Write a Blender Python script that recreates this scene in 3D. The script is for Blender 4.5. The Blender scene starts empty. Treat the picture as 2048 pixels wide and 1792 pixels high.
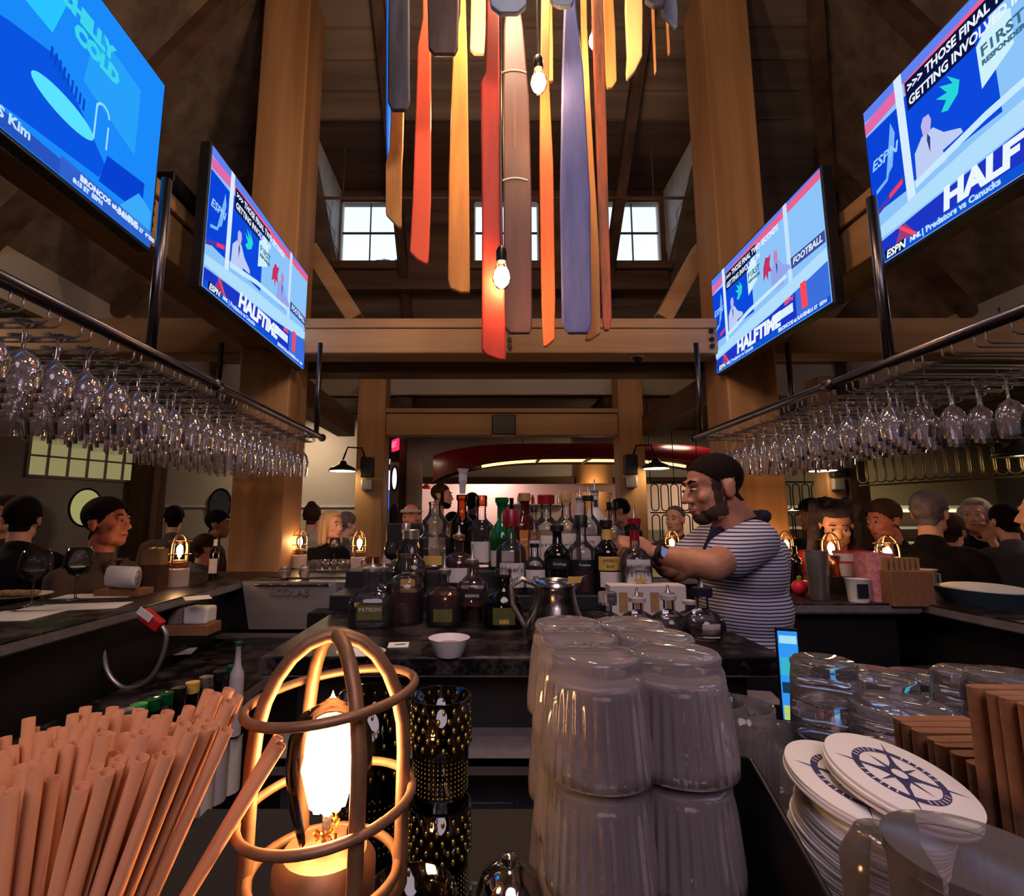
import bpy, math, random
from math import sin, cos, pi, atan, radians, sqrt
from mathutils import Vector, Matrix, Euler
random.seed(7)
SC = bpy.context.scene
COL = SC.collection
# ------------------------------------------------------------ camera
F = 1020.0; CX = 970.0; CY = 896.0; PIT = atan(141 / F); CZ = 1.45
cam_d = bpy.data.cameras.new('camera'); cam = bpy.data.objects.new('camera', cam_d); COL.objects.link(cam)
cam.location = (0, 0, CZ); cam.rotation_euler = (pi / 2 + PIT, 0, 0)
cam_d.sensor_width = 36; cam_d.sensor_fit = 'HORIZONTAL'; cam_d.lens = 36 * F / 2048
cam_d.shift_x = (1024 - CX) / 2048; cam_d.clip_start = 0.02; cam_d.clip_end = 200
SC.camera = cam
SC.view_settings.view_transform = 'Standard'; SC.view_settings.look = 'None'
SC.view_settings.exposure = 0.0; SC.view_settings.gamma = 1; SC.view_settings.use_curve_mapping = False
cy = SC.cycles
cy.use_denoising = True; cy.max_bounces = 12; cy.transmission_bounces = 10; cy.transparent_max_bounces = 40
cy.glossy_bounces = 4; cy.diffuse_bounces = 3; cy.caustics_refractive = False; cy.caustics_reflective = False
cy.sample_clamp_indirect = 4.0

def S(r, g, b):
    f = lambda x: (x / 255 / 12.92) if x / 255 <= .04045 else ((x / 255 + .055) / 1.055) ** 2.4
    return (f(r), f(g), f(b), 1)

# ------------------------------------------------------------ sky outside the dormer windows (dusk)
W = bpy.data.worlds.new('dusk_sky'); SC.world = W; W.use_nodes = True
nt = W.node_tree; bg = nt.nodes['Background']
tc = nt.nodes.new('ShaderNodeTexCoord'); sx = nt.nodes.new('ShaderNodeSeparateXYZ'); cr = nt.nodes.new('ShaderNodeValToRGB')
nt.links.new(tc.outputs['Generated'], sx.inputs[0]); nt.links.new(sx.outputs['Z'], cr.inputs[0]); nt.links.new(cr.outputs[0], bg.inputs[0])
cr.color_ramp.elements[0].color = (.80, .93, 1, 1); cr.color_ramp.elements[0].position = .3
cr.color_ramp.elements[1].color = (.42, .72, 1.0, 1); cr.color_ramp.elements[1].position = .95
bg.inputs[1].default_value = 1.6

# ------------------------------------------------------------ lights of the room and added fills
def light(name, kind, loc, power, col, size=.3, rot=None, spread=None):
    d = bpy.data.lights.new(name, kind); d.energy = power; d.color = col
    o = bpy.data.objects.new(name, d); o.location = loc; COL.objects.link(o)
    if kind == 'AREA':
        d.shape = 'DISK'; d.size = size
        if spread: d.spread = spread
    else: d.shadow_soft_size = size
    if rot: o.rotation_euler = rot
    return o
WARM = (1, .68, .42); WARM2 = (1, .75, .52); MAUVE = (.93, .72, .84)
# unseen soft fills added near the ceiling for the room's ambient light
light('fill_light_rear', 'AREA', (.3, -2.2, 3.6), 74, MAUVE, 2.2, (radians(32), 0, 0))
light('fill_light_side', 'AREA', (-4.4, 3.0, 2.95), 40, WARM2, .9)
light('fill_light_side', 'AREA', (5.2, 3.2, 2.95), 30, WARM2, .9)
light('fill_light_back', 'AREA', (-2.6, 6.9, 2.95), 26, WARM2, .5)
light('fill_light_back', 'AREA', (3.0, 7.4, 2.95), 12, WARM2, .5)
# light for the chandelier's upper bulbs, plus an added fill in front of it
light('chandelier_and_fill_light', 'POINT', (.12, 1.7, 3.75), 60, WARM, .08)
light('chandelier_and_fill_light', 'POINT', (.1, .8, 3.3), 30, WARM2, .10)  # added fill in front of the paddles, no bulb hangs here
light('chandelier_and_fill_light', 'POINT', (-.2, 2.15, 3.3), 12, WARM, .05)
light('back_counter_fill', 'AREA', (6.2, 7.3, 2.7), 22, (1, .85, .6), .8)  # unseen area light added to brighten the far right counter
light('kitchen_light', 'AREA', (.1, 10.3, 2.5), 40, (1, .70, .62), .8)
light('kitchen_light', 'AREA', (4.4, 9.6, 2.5), 40, (1, .8, .5), .8)

# ------------------------------------------------------------ pixel rays -> real positions
def ray(px, py):
    u = (px - CX) / F; v = (CY - py) / F
    return (u, cos(PIT) - v * sin(PIT), sin(PIT) + v * cos(PIT))
def onY(px, py, Y):
    r = ray(px, py); t = Y / r[1]; return Vector((r[0] * t, Y, CZ + r[2] * t))
def onX(px, py, X):
    r = ray(px, py); t = X / r[0]; return Vector((X, r[1] * t, CZ + r[2] * t))
def onZ(px, py, Z):
    r = ray(px, py); t = (Z - CZ) / r[2]; return Vector((r[0] * t, r[1] * t, Z))

# ------------------------------------------------------------ materials
def nodes(name):
    m = bpy.data.materials.new(name); m.use_nodes = True
    return m, m.node_tree, m.node_tree.nodes['Principled BSDF']
def mat(name, col, rough=.5, metal=0, spec=.5, emit=None, es=0, mott=0, scale=8, bump=0, stretch=(1, 1, 1), col2=None, coat=0, sub=0, alpha=1, trans=0, ior=1.45):
    m, t, b = nodes(name)
    b.inputs['Base Color'].default_value = col; b.inputs['Roughness'].default_value = rough; b.inputs['Metallic'].default_value = metal
    b.inputs['Specular IOR Level'].default_value = spec
    b.inputs['Transmission Weight'].default_value = trans; b.inputs['IOR'].default_value = ior
    if coat: b.inputs['Coat Weight'].default_value = coat; b.inputs['Coat Roughness'].default_value = .08
    if emit: b.inputs['Emission Color'].default_value = emit; b.inputs['Emission Strength'].default_value = es
    if mott or bump or col2:
        tc = t.nodes.new('ShaderNodeTexCoord'); mp = t.nodes.new('ShaderNodeMapping'); n = t.nodes.new('ShaderNodeTexNoise')
        mp.inputs['Scale'].default_value = stretch; n.inputs['Scale'].default_value = scale; n.inputs['Detail'].default_value = 5; n.inputs['Roughness'].default_value = .6
        t.links.new(tc.outputs['Object'], mp.inputs[0]); t.links.new(mp.outputs[0], n.inputs[0])
        if mott or col2:
            r = t.nodes.new('ShaderNodeValToRGB'); t.links.new(n.outputs['Fac'], r.inputs[0])
            c2 = col2 or tuple(x * (1 - mott) for x in col[:3]) + (1,)
            r.color_ramp.elements[0].position = .35; r.color_ramp.elements[1].position = .65
            r.color_ramp.elements[0].color = c2; r.color_ramp.elements[1].color = col
            t.links.new(r.outputs[0], b.inputs['Base Color'])
        if bump:
            bp = t.nodes.new('ShaderNodeBump'); bp.inputs['Strength'].default_value = bump; bp.inputs['Distance'].default_value = .01
            t.links.new(n.outputs['Fac'], bp.inputs['Height']); t.links.new(bp.outputs[0], b.inputs['Normal'])
    return m
def wood(name, c1, c2, axis='Z', scale=3.0, rough=.6, bump=.15):
    st = {'X': (.12, 2, 2), 'Y': (2, .12, 2), 'Z': (2, 2, .12)}[axis]
    return mat(name, c1, rough, spec=.3, col2=c2, scale=scale, stretch=st, bump=bump)
def emis(name, col, s):
    m = bpy.data.materials.new(name); m.use_nodes = True; t = m.node_tree; t.nodes.clear()
    e = t.nodes.new('ShaderNodeEmission'); o = t.nodes.new('ShaderNodeOutputMaterial')
    e.inputs[0].default_value = col; e.inputs[1].default_value = s; t.links.new(e.outputs[0], o.inputs[0]); return m
def thin_glass(name, tint=(.93, .93, .95, 1), rough=.03, ior=1.5, haze=0.0, hazecol=(.8, .75, .8, 1)):
    m = bpy.data.materials.new(name); m.use_nodes = True; t = m.node_tree; t.nodes.clear()
    tr = t.nodes.new('ShaderNodeBsdfTransparent'); gl = t.nodes.new('ShaderNodeBsdfGlossy'); fr = t.nodes.new('ShaderNodeFresnel')
    mx = t.nodes.new('ShaderNodeMixShader'); o = t.nodes.new('ShaderNodeOutputMaterial')
    tr.inputs[0].default_value = tint; gl.inputs['Roughness'].default_value = rough; fr.inputs[0].default_value = ior
    t.links.new(fr.outputs[0], mx.inputs[0]); t.links.new(tr.outputs[0], mx.inputs[1]); t.links.new(gl.outputs[0], mx.inputs[2])
    last = mx
    if haze:
        df = t.nodes.new('ShaderNodeBsdfDiffuse'); df.inputs[0].default_value = hazecol
        m2 = t.nodes.new('ShaderNodeMixShader'); m2.inputs[0].default_value = haze
        t.links.new(mx.outputs[0], m2.inputs[1]); t.links.new(df.outputs[0], m2.inputs[2]); last = m2
    t.links.new(last.outputs[0], o.inputs[0]); return m
def granite(name, base, speck, rough=.18):
    m, t, b = nodes(name)
    tc = t.nodes.new('ShaderNodeTexCoord'); n = t.nodes.new('ShaderNodeTexNoise'); v = t.nodes.new('ShaderNodeTexVoronoi')
    n.inputs['Scale'].default_value = 14; n.inputs['Detail'].default_value = 8; v.inputs['Scale'].default_value = 90
    r = t.nodes.new('ShaderNodeValToRGB'); r.color_ramp.elements[0].position = .58; r.color_ramp.elements[1].position = .80
    r.color_ramp.elements[0].color = base; r.color_ramp.elements[1].color = speck
    ad = t.nodes.new('ShaderNodeMath'); ad.operation = 'MULTIPLY_ADD'; ad.inputs[1].default_value = .22
    t.links.new(tc.outputs['Object'], n.inputs[0]); t.links.new(tc.outputs['Object'], v.inputs[0])
    t.links.new(v.outputs['Distance'], ad.inputs[0]); t.links.new(n.outputs['Fac'], ad.inputs[2]); t.links.new(ad.outputs[0], r.inputs[0])
    t.links.new(r.outputs[0], b.inputs['Base Color']); b.inputs['Roughness'].default_value = rough; b.inputs['Specular IOR Level'].default_value = .12
    return m
M = {}
M['post'] = wood('post_timber', S(186, 142, 98), S(152, 110, 72), 'Z', 2.5)
M['beam_x'] = wood('beam_timber_across', S(180, 144, 106), S(148, 112, 80), 'X', 2.5)
M['beam_y'] = wood('beam_timber_along', S(172, 132, 92), S(136, 100, 68), 'Y', 2.5)
M['dark_x'] = wood('dark_timber_across', S(110, 84, 66), S(72, 52, 42), 'X', 2.5)
M['dark_y'] = wood('dark_timber_along', S(104, 78, 62), S(66, 48, 40), 'Y', 2.5)
M['dark_z'] = wood('dark_timber_upright', S(96, 70, 54), S(60, 42, 34), 'Z', 2.5)
M['roof'] = wood('roof_boards', S(132, 114, 100), S(98, 82, 72), 'X', 3)
M['ceil'] = wood('low_ceiling_boards', S(92, 78, 66), S(62, 50, 44), 'X', 3)
M['plaster'] = mat('cream_plaster', S(196, 186, 172), .8, mott=.08, scale=2)
M['greywall'] = mat('grey_painted_wall', S(128, 118, 116), .8, mott=.12, scale=3)
M['darkwall'] = mat('dark_wall', S(64, 54, 50), .8, mott=.2, scale=3)
M['floor'] = wood('floor_boards', S(70, 52, 40), S(40, 28, 22), 'Y', 3)
M['white'] = mat('white_paint', S(225, 222, 220), .5)
M['dormer'] = mat('dormer_white_boards', S(205, 210, 220), .6)
M['black'] = mat('black_plastic', S(18, 17, 18), .45)
M['blackmetal'] = mat('black_metal', S(30, 28, 30), .35, metal=.6)
M['steel'] = mat('brushed_steel', S(176, 168, 165), .36, metal=.85, mott=.08, scale=6, stretch=(1, 1, 12))
M['darksteel'] = mat('dark_steel_pipe', S(92, 86, 92), .32, metal=1)
M['chrome'] = mat('chrome', S(210, 208, 210), .07, metal=1)
M['granite'] = granite('dark_granite', S(17, 14, 15), S(72, 64, 66), .32)
M['edge'] = mat('granite_edge', S(120, 112, 116), .35, mott=.3, scale=30)
M['cab'] = mat('black_cabinet', S(22, 20, 22), .5)
M['cabpanel'] = mat('charcoal_panel', S(58, 60, 72), .45)
M['glass'] = thin_glass('clear_thin_glass', haze=.02, hazecol=(.75, .62, .70, 1))
M['wineglass'] = thin_glass('hanging_glass', (.95, .94, .97, 1), .06, 1.75, haze=.08, hazecol=(.8, .7, .8, 1))
M['window'] = thin_glass('window_glass', (.96, .98, 1, 1), .02, 1.3)
def lit_haze_glass(name, haze, col):  # diffuse mix paints in lamp light scattered through the glass
    m, t, b = nodes(name); b.inputs['Base Color'].default_value = (1, .97, .98, 1); b.inputs['Roughness'].default_value = .03; b.inputs['Transmission Weight'].default_value = 1; b.inputs['IOR'].default_value = 1.42
    o = t.nodes['Material Output']; d = t.nodes.new('ShaderNodeBsdfDiffuse'); tl = t.nodes.new('ShaderNodeBsdfTranslucent'); a = t.nodes.new('ShaderNodeMixShader'); x = t.nodes.new('ShaderNodeMixShader')
    d.inputs[0].default_value = col; tl.inputs[0].default_value = col; a.inputs[0].default_value = .5; x.inputs[0].default_value = haze
    t.links.new(d.outputs[0], a.inputs[1]); t.links.new(tl.outputs[0], a.inputs[2]); t.links.new(b.outputs[0], x.inputs[1]); t.links.new(a.outputs[0], x.inputs[2]); t.links.new(x.outputs[0], o.inputs[0]); return m
M['solidglass'] = lit_haze_glass('tumbler_glass', .10, (.9, .82, .86, 1))
M['fluted'] = lit_haze_glass('fluted_tumbler_glass', .23, (1, .86, .88, 1))
M['brass'] = mat('aged_brass', S(158, 116, 84), .5, metal=.55, mott=.35, scale=40)
M['copper'] = mat('copper', S(200, 120, 80), .25, metal=1)
M['gold'] = mat('gold_foil', S(190, 130, 60), .25, metal=1, bump=.6, scale=40)
M['straw'] = mat('kraft_paper_straw', S(198, 132, 90), .75)
M['paper'] = mat('white_paper', S(225, 218, 214), .7)
M['navy'] = mat('navy_print', S(58, 50, 92), .6)
M['kraft'] = mat('kraft_napkin', S(146, 98, 68), .85, mott=.25, scale=60, bump=.2)
M['rubber'] = mat('black_rubber', S(12, 11, 12), .6)
M['red'] = mat('red_plastic', S(190, 40, 44), .35)
M['canoe'] = mat('deep_red_canoe', S(132, 20, 34), .3, mott=.15)
M['wine'] = mat('red_wine', S(46, 8, 14), .1)
M['whiskey'] = mat('amber_spirit', S(64, 22, 16), .12, mott=.3, scale=5)
M['clearspirit'] = thin_glass('clear_spirit', (.80, .78, .80, 1), .05, 1.33)
M['darkbottle'] = mat('dark_bottle_glass', S(16, 12, 12), .06, coat=.5)
M['brownbottle'] = thin_glass('brown_glass', (.50, .20, .08, 1), .04, 1.6)
M['greenbottle'] = mat('green_bottle_glass', S(18, 92, 46), .08, coat=.5, mott=.5, scale=14)
M['frosted'] = mat('frosted_bottle', S(176, 168, 174), .4)
M['label'] = mat('cream_label', S(208, 196, 192), .7, mott=.08, scale=30)
M['labelgold'] = mat('gold_label', S(206, 166, 84), .5, mott=.15, scale=30)
M['labelblack'] = mat('black_label', S(20, 18, 20), .5)
M['labelorange'] = mat('copper_label', S(226, 140, 70), .35, metal=.3, mott=.2)
M['labelgreen'] = mat('olive_label', S(92, 92, 44), .5, mott=.2, scale=30)
M['ink'] = mat('black_ink', S(30, 26, 30), .6)
M['cork'] = mat('cork', S(168, 128, 84), .8, mott=.2, scale=60)
M['bulb'] = emis('glowing_filament', (1, .50, .20, 1), 95)
M['bulbfar'] = emis('glowing_filament_far', (1, .52, .2, 1), 170)
M['shade'] = mat('shade_enamel', S(40, 34, 32), .4)
M['shadein'] = mat('shade_inside', S(235, 210, 150), .5, emit=(1, .78, .42, 1), es=7)
M['hair_dark'] = mat('dark_hair', S(26, 18, 16), .85, spec=.12, bump=.5, scale=60, stretch=(1, 1, .2))
M['hair_blonde'] = mat('blonde_hair', S(206, 168, 128), .85, spec=.12, bump=.4, scale=60, stretch=(1, 1, .2))
M['hair_grey'] = mat('grey_hair', S(120, 110, 116), .85, spec=.12, mott=.4, scale=30, bump=.6)
M['hair_curl'] = mat('dark_grey_curls', S(74, 64, 72), .85, spec=.12, mott=.45, scale=26, bump=.8)
M['hair_white'] = mat('silver_hair', S(196, 182, 170), .85, spec=.12, mott=.25, scale=30, bump=.4)
M['hair_brown'] = mat('brown_hair', S(74, 52, 42), .85, spec=.12, mott=.3, scale=30, bump=.4)
M['skin'] = mat('fair_skin', S(228, 170, 146), .5, mott=.06, scale=20)
M['skin_tan'] = mat('tan_skin', S(180, 124, 98), .5, mott=.08, scale=20)
M['skin_red'] = mat('ruddy_skin', S(222, 138, 120), .5, mott=.08, scale=20)
M['skin_dark'] = mat('dark_skin', S(92, 60, 50), .5)
M['eye'] = mat('eye_white', S(210, 200, 196), .2)
M['iris'] = mat('dark_iris', S(34, 22, 18), .2)
M['lips'] = mat('lips', S(150, 84, 76), .45)
def cloth(name, col, **k): return mat(name, col, .9, spec=.2, bump=.15, scale=50, **k)
M['c_black'] = cloth('black_cloth', S(20, 18, 22)); M['c_navy'] = cloth('navy_cloth', S(28, 28, 48))
M['c_taupe'] = cloth('taupe_jacket', S(92, 78, 74)); M['c_white'] = cloth('off_white_cloth', S(190, 178, 182))
M['c_sage'] = cloth('pale_sage_shirt', S(168, 160, 140)); M['c_grey'] = cloth('grey_cloth', S(96, 90, 94))
M['c_red'] = cloth('red_cloth', S(150, 24, 36)); M['c_brown'] = cloth('brown_cloth', S(84, 56, 44))
def stripe_mat():
    m, t, b = nodes('striped_polo_knit')
    tc = t.nodes.new('ShaderNodeTexCoord'); w = t.nodes.new('ShaderNodeTexWave'); w.wave_type = 'BANDS'; w.bands_direction = 'Z'
    w.inputs['Scale'].default_value = 29; w.inputs['Distortion'].default_value = .8; w.inputs['Detail'].default_value = 0; w.inputs['Detail Scale'].default_value = .3
    r = t.nodes.new('ShaderNodeValToRGB'); r.color_ramp.elements[0].position = .28; r.color_ramp.elements[1].position = .42
    r.color_ramp.elements[0].color = S(52, 50, 78); r.color_ramp.elements[1].color = S(196, 190, 208)
    t.links.new(tc.outputs['Object'], w.inputs[0]); t.links.new(w.outputs['Fac'], r.inputs[0]); t.links.new(r.outputs[0], b.inputs['Base Color'])
    b.inputs['Roughness'].default_value = .9; return m
M['c_stripe'] = stripe_mat()

# ------------------------------------------------------------ mesh helpers
class B:
    def __init__(s): s.v = []; s.f = []
    def add(s, vs, fs):
        o = len(s.v); s.v += [tuple(x) for x in vs]; s.f += [tuple(i + o for i in f) for f in fs]; return s
    def box(s, x0, x1, y0, y1, z0, z1):
        return s.add([(x0,y0,z0),(x1,y0,z0),(x1,y1,z0),(x0,y1,z0),(x0,y0,z1),(x1,y0,z1),(x1,y1,z1),(x0,y1,z1)],
            [(0,3,2,1),(4,5,6,7),(0,1,5,4),(1,2,6,5),(2,3,7,6),(3,0,4,7)])
    def bar(s, a, b, w, h, up=(0, 0, 1)):   # box from a to b, width w across, height h along up
        a = Vector(a); b = Vector(b); d = (b - a).normalized(); u = Vector(up); r = d.cross(u)
        if r.length < 1e-4: r = Vector((1, 0, 0))
        r.normalize(); u = r.cross(d).normalized(); vs = []
        for p in (a, b):
            for i, j in ((-1,-1),(1,-1),(1,1),(-1,1)): vs.append(p + r * w / 2 * i + u * h / 2 * j)
        return s.add(vs, [(0,1,2,3),(7,6,5,4),(0,4,5,1),(1,5,6,2),(2,6,7,3),(3,7,4,0)])
    def lathe(s, prof, seg=20, c=(0, 0, 0), sq=2.0, ax=1, ay=1, flute=0, fl=0.0):
        o = len(s.v); n = len(prof)
        for r, z in prof:
            for k in range(seg):
                a = 2 * pi * k / seg; ca, sa = cos(a), sin(a)
                q = (abs(ca) ** sq + abs(sa) ** sq) ** (-1 / sq) if sq != 2 else 1
                rr = r * q * (1 + (fl * cos(flute * a) if flute else 0))
                s.v.append((c[0] + rr * ca * ax, c[1] + rr * sa * ay, c[2] + z))
        for i in range(n - 1):
            for k in range(seg):
                k2 = (k + 1) % seg
                s.f.append((o + i * seg + k, o + i * seg + k2, o + (i + 1) * seg + k2, o + (i + 1) * seg + k))
        if prof[0][0] > 1e-5: s.f.append(tuple(o + k for k in reversed(range(seg))))
        if prof[-1][0] > 1e-5: s.f.append(tuple(o + (n - 1) * seg + k for k in range(seg)))
        return s
    def tube(s, pts, r, seg=8, closed=False, caps=True, flat=1.0):
        pts = [Vector(p) for p in pts]; n = len(pts); o = len(s.v); rs = r if isinstance(r, (list, tuple)) else [r] * n
        u = None
        for i, p in enumerate(pts):
            if closed: d = pts[(i + 1) % n] - pts[i - 1]
            else: d = pts[min(i + 1, n - 1)] - pts[max(i - 1, 0)]
            d.normalize()
            if u is None:
                u = d.cross(Vector((0, 0, 1)))
                if u.length < .05: u = d.cross(Vector((0, 1, 0)))
            u = (u - d * u.dot(d))
            if u.length < 1e-6: u = d.orthogonal()
            u.normalize(); w = d.cross(u)
            for k in range(seg):
                a = 2 * pi * k / seg; s.v.append(tuple(p + (u * cos(a) + w * sin(a) * flat) * rs[i]))
        for i in range(n if closed else n - 1):
            for k in range(seg):
                k2 = (k + 1) % seg; j = (i + 1) % n
                s.f.append((o + i * seg + k, o + i * seg + k2, o + j * seg + k2, o + j * seg + k))
        if caps and not closed:
            s.f.append(tuple(o + k for k in reversed(range(seg)))); s.f.append(tuple(o + (n - 1) * seg + k for k in range(seg)))
        return s
    def prism(s, poly, o, u, v, w, t):     # 2D polygon in plane (o,u,v), thickness t along w
        o = Vector(o); u = Vector(u); v = Vector(v); w = Vector(w); n = len(poly)
        a = [o + u * x + v * y - w * t / 2 for x, y in poly]; b = [p + w * t for p in a]
        return s.add(a + b, [tuple(reversed(range(n))), tuple(range(n, 2 * n))] + [(i, (i + 1) % n, n + (i + 1) % n, n + i) for i in range(n)])
    def poly(s, pts): return s.add(pts, [tuple(range(len(pts)))])
    def ell(s, c, r, seg=16, rings=10, rot=None):
        o = len(s.v); c = Vector(c)
        for i in range(rings + 1):
            t = pi * i / rings
            for k in range(seg):
                a = 2 * pi * k / seg; p = Vector((r[0] * sin(t) * cos(a), r[1] * sin(t) * sin(a), r[2] * cos(t)))
                if rot: p.rotate(rot)
                s.v.append(tuple(c + p))
        for i in range(rings):
            for k in range(seg):
                k2 = (k + 1) % seg
                s.f.append((o + i * seg + k, o + (i + 1) * seg + k, o + (i + 1) * seg + k2, o + i * seg + k2))
        return s
    def cap(s, a, b, r1, r2=None, seg=12):   # capsule-like limb
        a = Vector(a); b = Vector(b); r2 = r1 if r2 is None else r2; d = (b - a); L = d.length; d.normalize()
        pts = []; rs = []
        for k in range(4): t = pi / 2 * k / 4; pts.append(a - d * r1 * cos(t)); rs.append(max(r1 * sin(t), .0005))
        pts.append(a); rs.append(r1); pts.append(b); rs.append(r2)
        for k in range(1, 5): t = pi / 2 * k / 4; pts.append(b + d * r2 * sin(t)); rs.append(max(r2 * cos(t), .0005))
        return s.tube(pts, rs, seg)
    def mesh(s, name, smooth=False):
        me = bpy.data.meshes.new(name); me.from_pydata(s.v, [], s.f); me.validate()
        if smooth:
            me.polygons.foreach_set('use_smooth', [True] * len(me.polygons))
            if smooth == 'auto': me.set_sharp_from_angle(angle=radians(40))
        return me
    def obj(s, name, m, parent=None, smooth=False, bevel=0, loc=None):
        me = s.mesh(name, smooth); return link(name, me, m, parent, bevel, loc)
def link(name, me, m, parent=None, bevel=0, loc=None, rot=None):
    o = bpy.data.objects.new(name, me); COL.objects.link(o)
    if m is not None and not me.materials: me.materials.append(m)
    if parent is not None: o.parent = parent
    if loc is not None: o.location = loc
    if rot is not None: o.rotation_euler = rot
    if bevel:
        md = o.modifiers.new('bevel', 'BEVEL'); md.width = bevel; md.segments = 2; md.limit_method = 'ANGLE'
    return o
def tag(o, label=None, cat=None, group=None, kind=None):
    if label: o['label'] = label
    if cat: o['category'] = cat
    if group: o['group'] = group
    if kind: o['kind'] = kind
    return o
def thing(name, loc, label, cat, group=None, rz=0, rot=None):
    o = bpy.data.objects.new(name, None); COL.objects.link(o); o.location = loc
    o.rotation_euler = rot if rot else (0, 0, rz); o.empty_display_size = .05
    return tag(o, label, cat, group)
def dup(o, loc=None, rot=None, label=None, group=None, parent=None, scale=None):
    c = o.copy(); COL.objects.link(c)
    if parent is not None: c.parent = parent
    if loc is not None: c.location = loc
    if rot is not None: c.rotation_euler = rot
    if scale is not None: c.scale = scale
    if label: c['label'] = label
    if group: c['group'] = group
    for ch in list(o.children): dup(ch, parent=c)
    return c
ORD = 'first second third fourth fifth sixth seventh eighth ninth tenth eleventh twelfth thirteenth fourteenth fifteenth sixteenth seventeenth eighteenth nineteenth twentieth'.split()
def ordn(k): return ORD[k] if k < 20 else ('twenty-' + ORD[k - 20] if k < 29 else ('thirtieth' if k == 29 else 'thirty-' + ORD[k - 30] if k < 39 else ('fortieth' if k == 39 else 'forty-' + ORD[k - 40])))
def struct(o): o['kind'] = 'structure'; return o
FONTS = {}
def text(parent, s, size, loc, rot, m, name='lettering', ext=.0004, align='CENTER', shear=0, sx=1, bold=0):
    d = bpy.data.curves.new(name, 'FONT'); d.body = s; d.size = size; d.extrude = ext; d.align_x = align; d.align_y = 'CENTER'; d.shear = shear
    d.offset = bold; d.resolution_u = 2
    f = bpy.data.objects.new('tmp', d); COL.objects.link(f); dg = bpy.context.evaluated_depsgraph_get()
    me = bpy.data.meshes.new_from_object(f.evaluated_get(dg)); me.name = name; me.transform(Matrix.Diagonal((sx, 1, 1, 1)))
    bpy.data.objects.remove(f); bpy.data.curves.remove(d); me.materials.clear()
    o = link(name, me, m, parent, 0, loc, rot); return o
def bake(name, b, m, parent, voxel, smooth=4, fac=.5):      # one continuous surface from overlapping forms
    me = b.mesh('tmp'); o = bpy.data.objects.new('tmp', me); COL.objects.link(o)
    r = o.modifiers.new('r', 'REMESH'); r.mode = 'VOXEL'; r.voxel_size = voxel; r.use_smooth_shade = True
    s = o.modifiers.new('s', 'SMOOTH'); s.iterations = smooth; s.factor = fac
    dg = bpy.context.evaluated_depsgraph_get(); dg.update()
    me2 = bpy.data.meshes.new_from_object(o.evaluated_get(dg)); me2.name = name
    bpy.data.objects.remove(o); bpy.data.meshes.remove(me)
    me2.materials.clear(); me2.polygons.foreach_set('use_smooth', [True] * len(me2.polygons))
    return link(name, me2, m, parent)
# ============================================================ ROOM SHELL
CEIL = 3.05
XL, XR, YF, YB = -8.2, 8.6, -6.6, 11.6
PX0, PX1, PY0, PY1 = -3.5, 4.6, -5.4, 6.4     # lantern opening
struct(B().box(XL, XR, YF, YB, -.1, 0).obj('floor', M['floor']))
cb = B()
for x0, x1, y0, y1 in ((XL, XR, PY1 + .08, YB), (XL, XR, YF, PY0 - .08), (XL, PX0 - .08, PY0 - .08, PY1 + .08), (PX1 + .08, XR, PY0 - .08, PY1 + .08)):
    cb.box(x0, x1, y0, y1, CEIL, CEIL + .08)
ceiling = struct(cb.obj('ceiling', M['ceil']))
# ceiling boards beyond the lantern, seen in perspective
pl = B().box(-.06, .06, 0, 3.0, -.018, 0).mesh('ceiling_board')
for i in range(26):
    y = 6.6 + i * .15
    o = link('ceiling_board', B().box(-2.6, 3.4, y, y + .135, CEIL - .018, CEIL - .002).mesh('ceiling_board'), M['ceil'], ceiling)
# bulkheads (white upstand under the roof)
bh = B(); bh.box(PX0 - .08, PX1 + .08, PY1, PY1 + .08, CEIL - .02, 3.46); bh.obj('trim_1', M['plaster'])['kind'] = 'structure'
b = B(); b.box(PX0 - .08, PX0, PY0, PY1, CEIL - .02, 3.46); struct(b.obj('trim_2', M['plaster']))
b = B(); b.box(PX1, PX1 + .08, PY0, PY1, CEIL - .02, 3.46); struct(b.obj('trim_3', M['plaster']))
b = B(); b.box(PX0 - .08, PX1 + .08, PY0 - .08, PY0, CEIL - .02, 3.46); struct(b.obj('trim_4', M['plaster']))
# outer walls
struct(B().box(XL, XR, YF - .1, YF, 0, CEIL).obj('wall_front', M['darkwall']))
struct(B().box(XR, XR + .1, YF, YB, 0, CEIL).obj('wall_right', M['darkwall']))
struct(B().box(XL - .1, XL, YF, YB, 0, CEIL).obj('wall_left_outer', M['greywall']))
struct(B().box(XL, XR, YB, YB + .1, 0, CEIL).obj('wall_back', M['plaster']))
# ---- pyramid roof with the shed dormer on its far slope
ZR = 3.43; SLB = .86
ax_, ay_ = .55, .5; az = ZR + SLB * (PY1 - ay_)
def zb(y): return ZR + SLB * (PY1 - y)
apex = (ax_, ay_, az)
def hipx(y, side):   # X of hip line on back slope at Y
    t = (PY1 - y) / (PY1 - ay_)
    return (PX0 + (ax_ - PX0) * t) if side < 0 else (PX1 + (ax_ - PX1) * t)
DX0, DX1, DYB, DYF = -1.66, 2.06, 5.4, 4.36
ZD = zb(DYF)            # dormer ceiling height
roofs = B()
roofs.poly([(PX0, PY1, ZR), (PX1, PY1, ZR), (hipx(DYB, 1), DYB, zb(DYB)), (hipx(DYB, -1), DYB, zb(DYB))])
roofs.poly([(hipx(DYB, -1), DYB, zb(DYB)), (DX0, DYB, zb(DYB)), (DX0, DYF, ZD), (hipx(DYF, -1), DYF, ZD)])
roofs.poly([(DX1, DYB, zb(DYB)), (hipx(DYB, 1), DYB, zb(DYB)), (hipx(DYF, 1), DYF, ZD), (DX1, DYF, ZD)])
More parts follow.
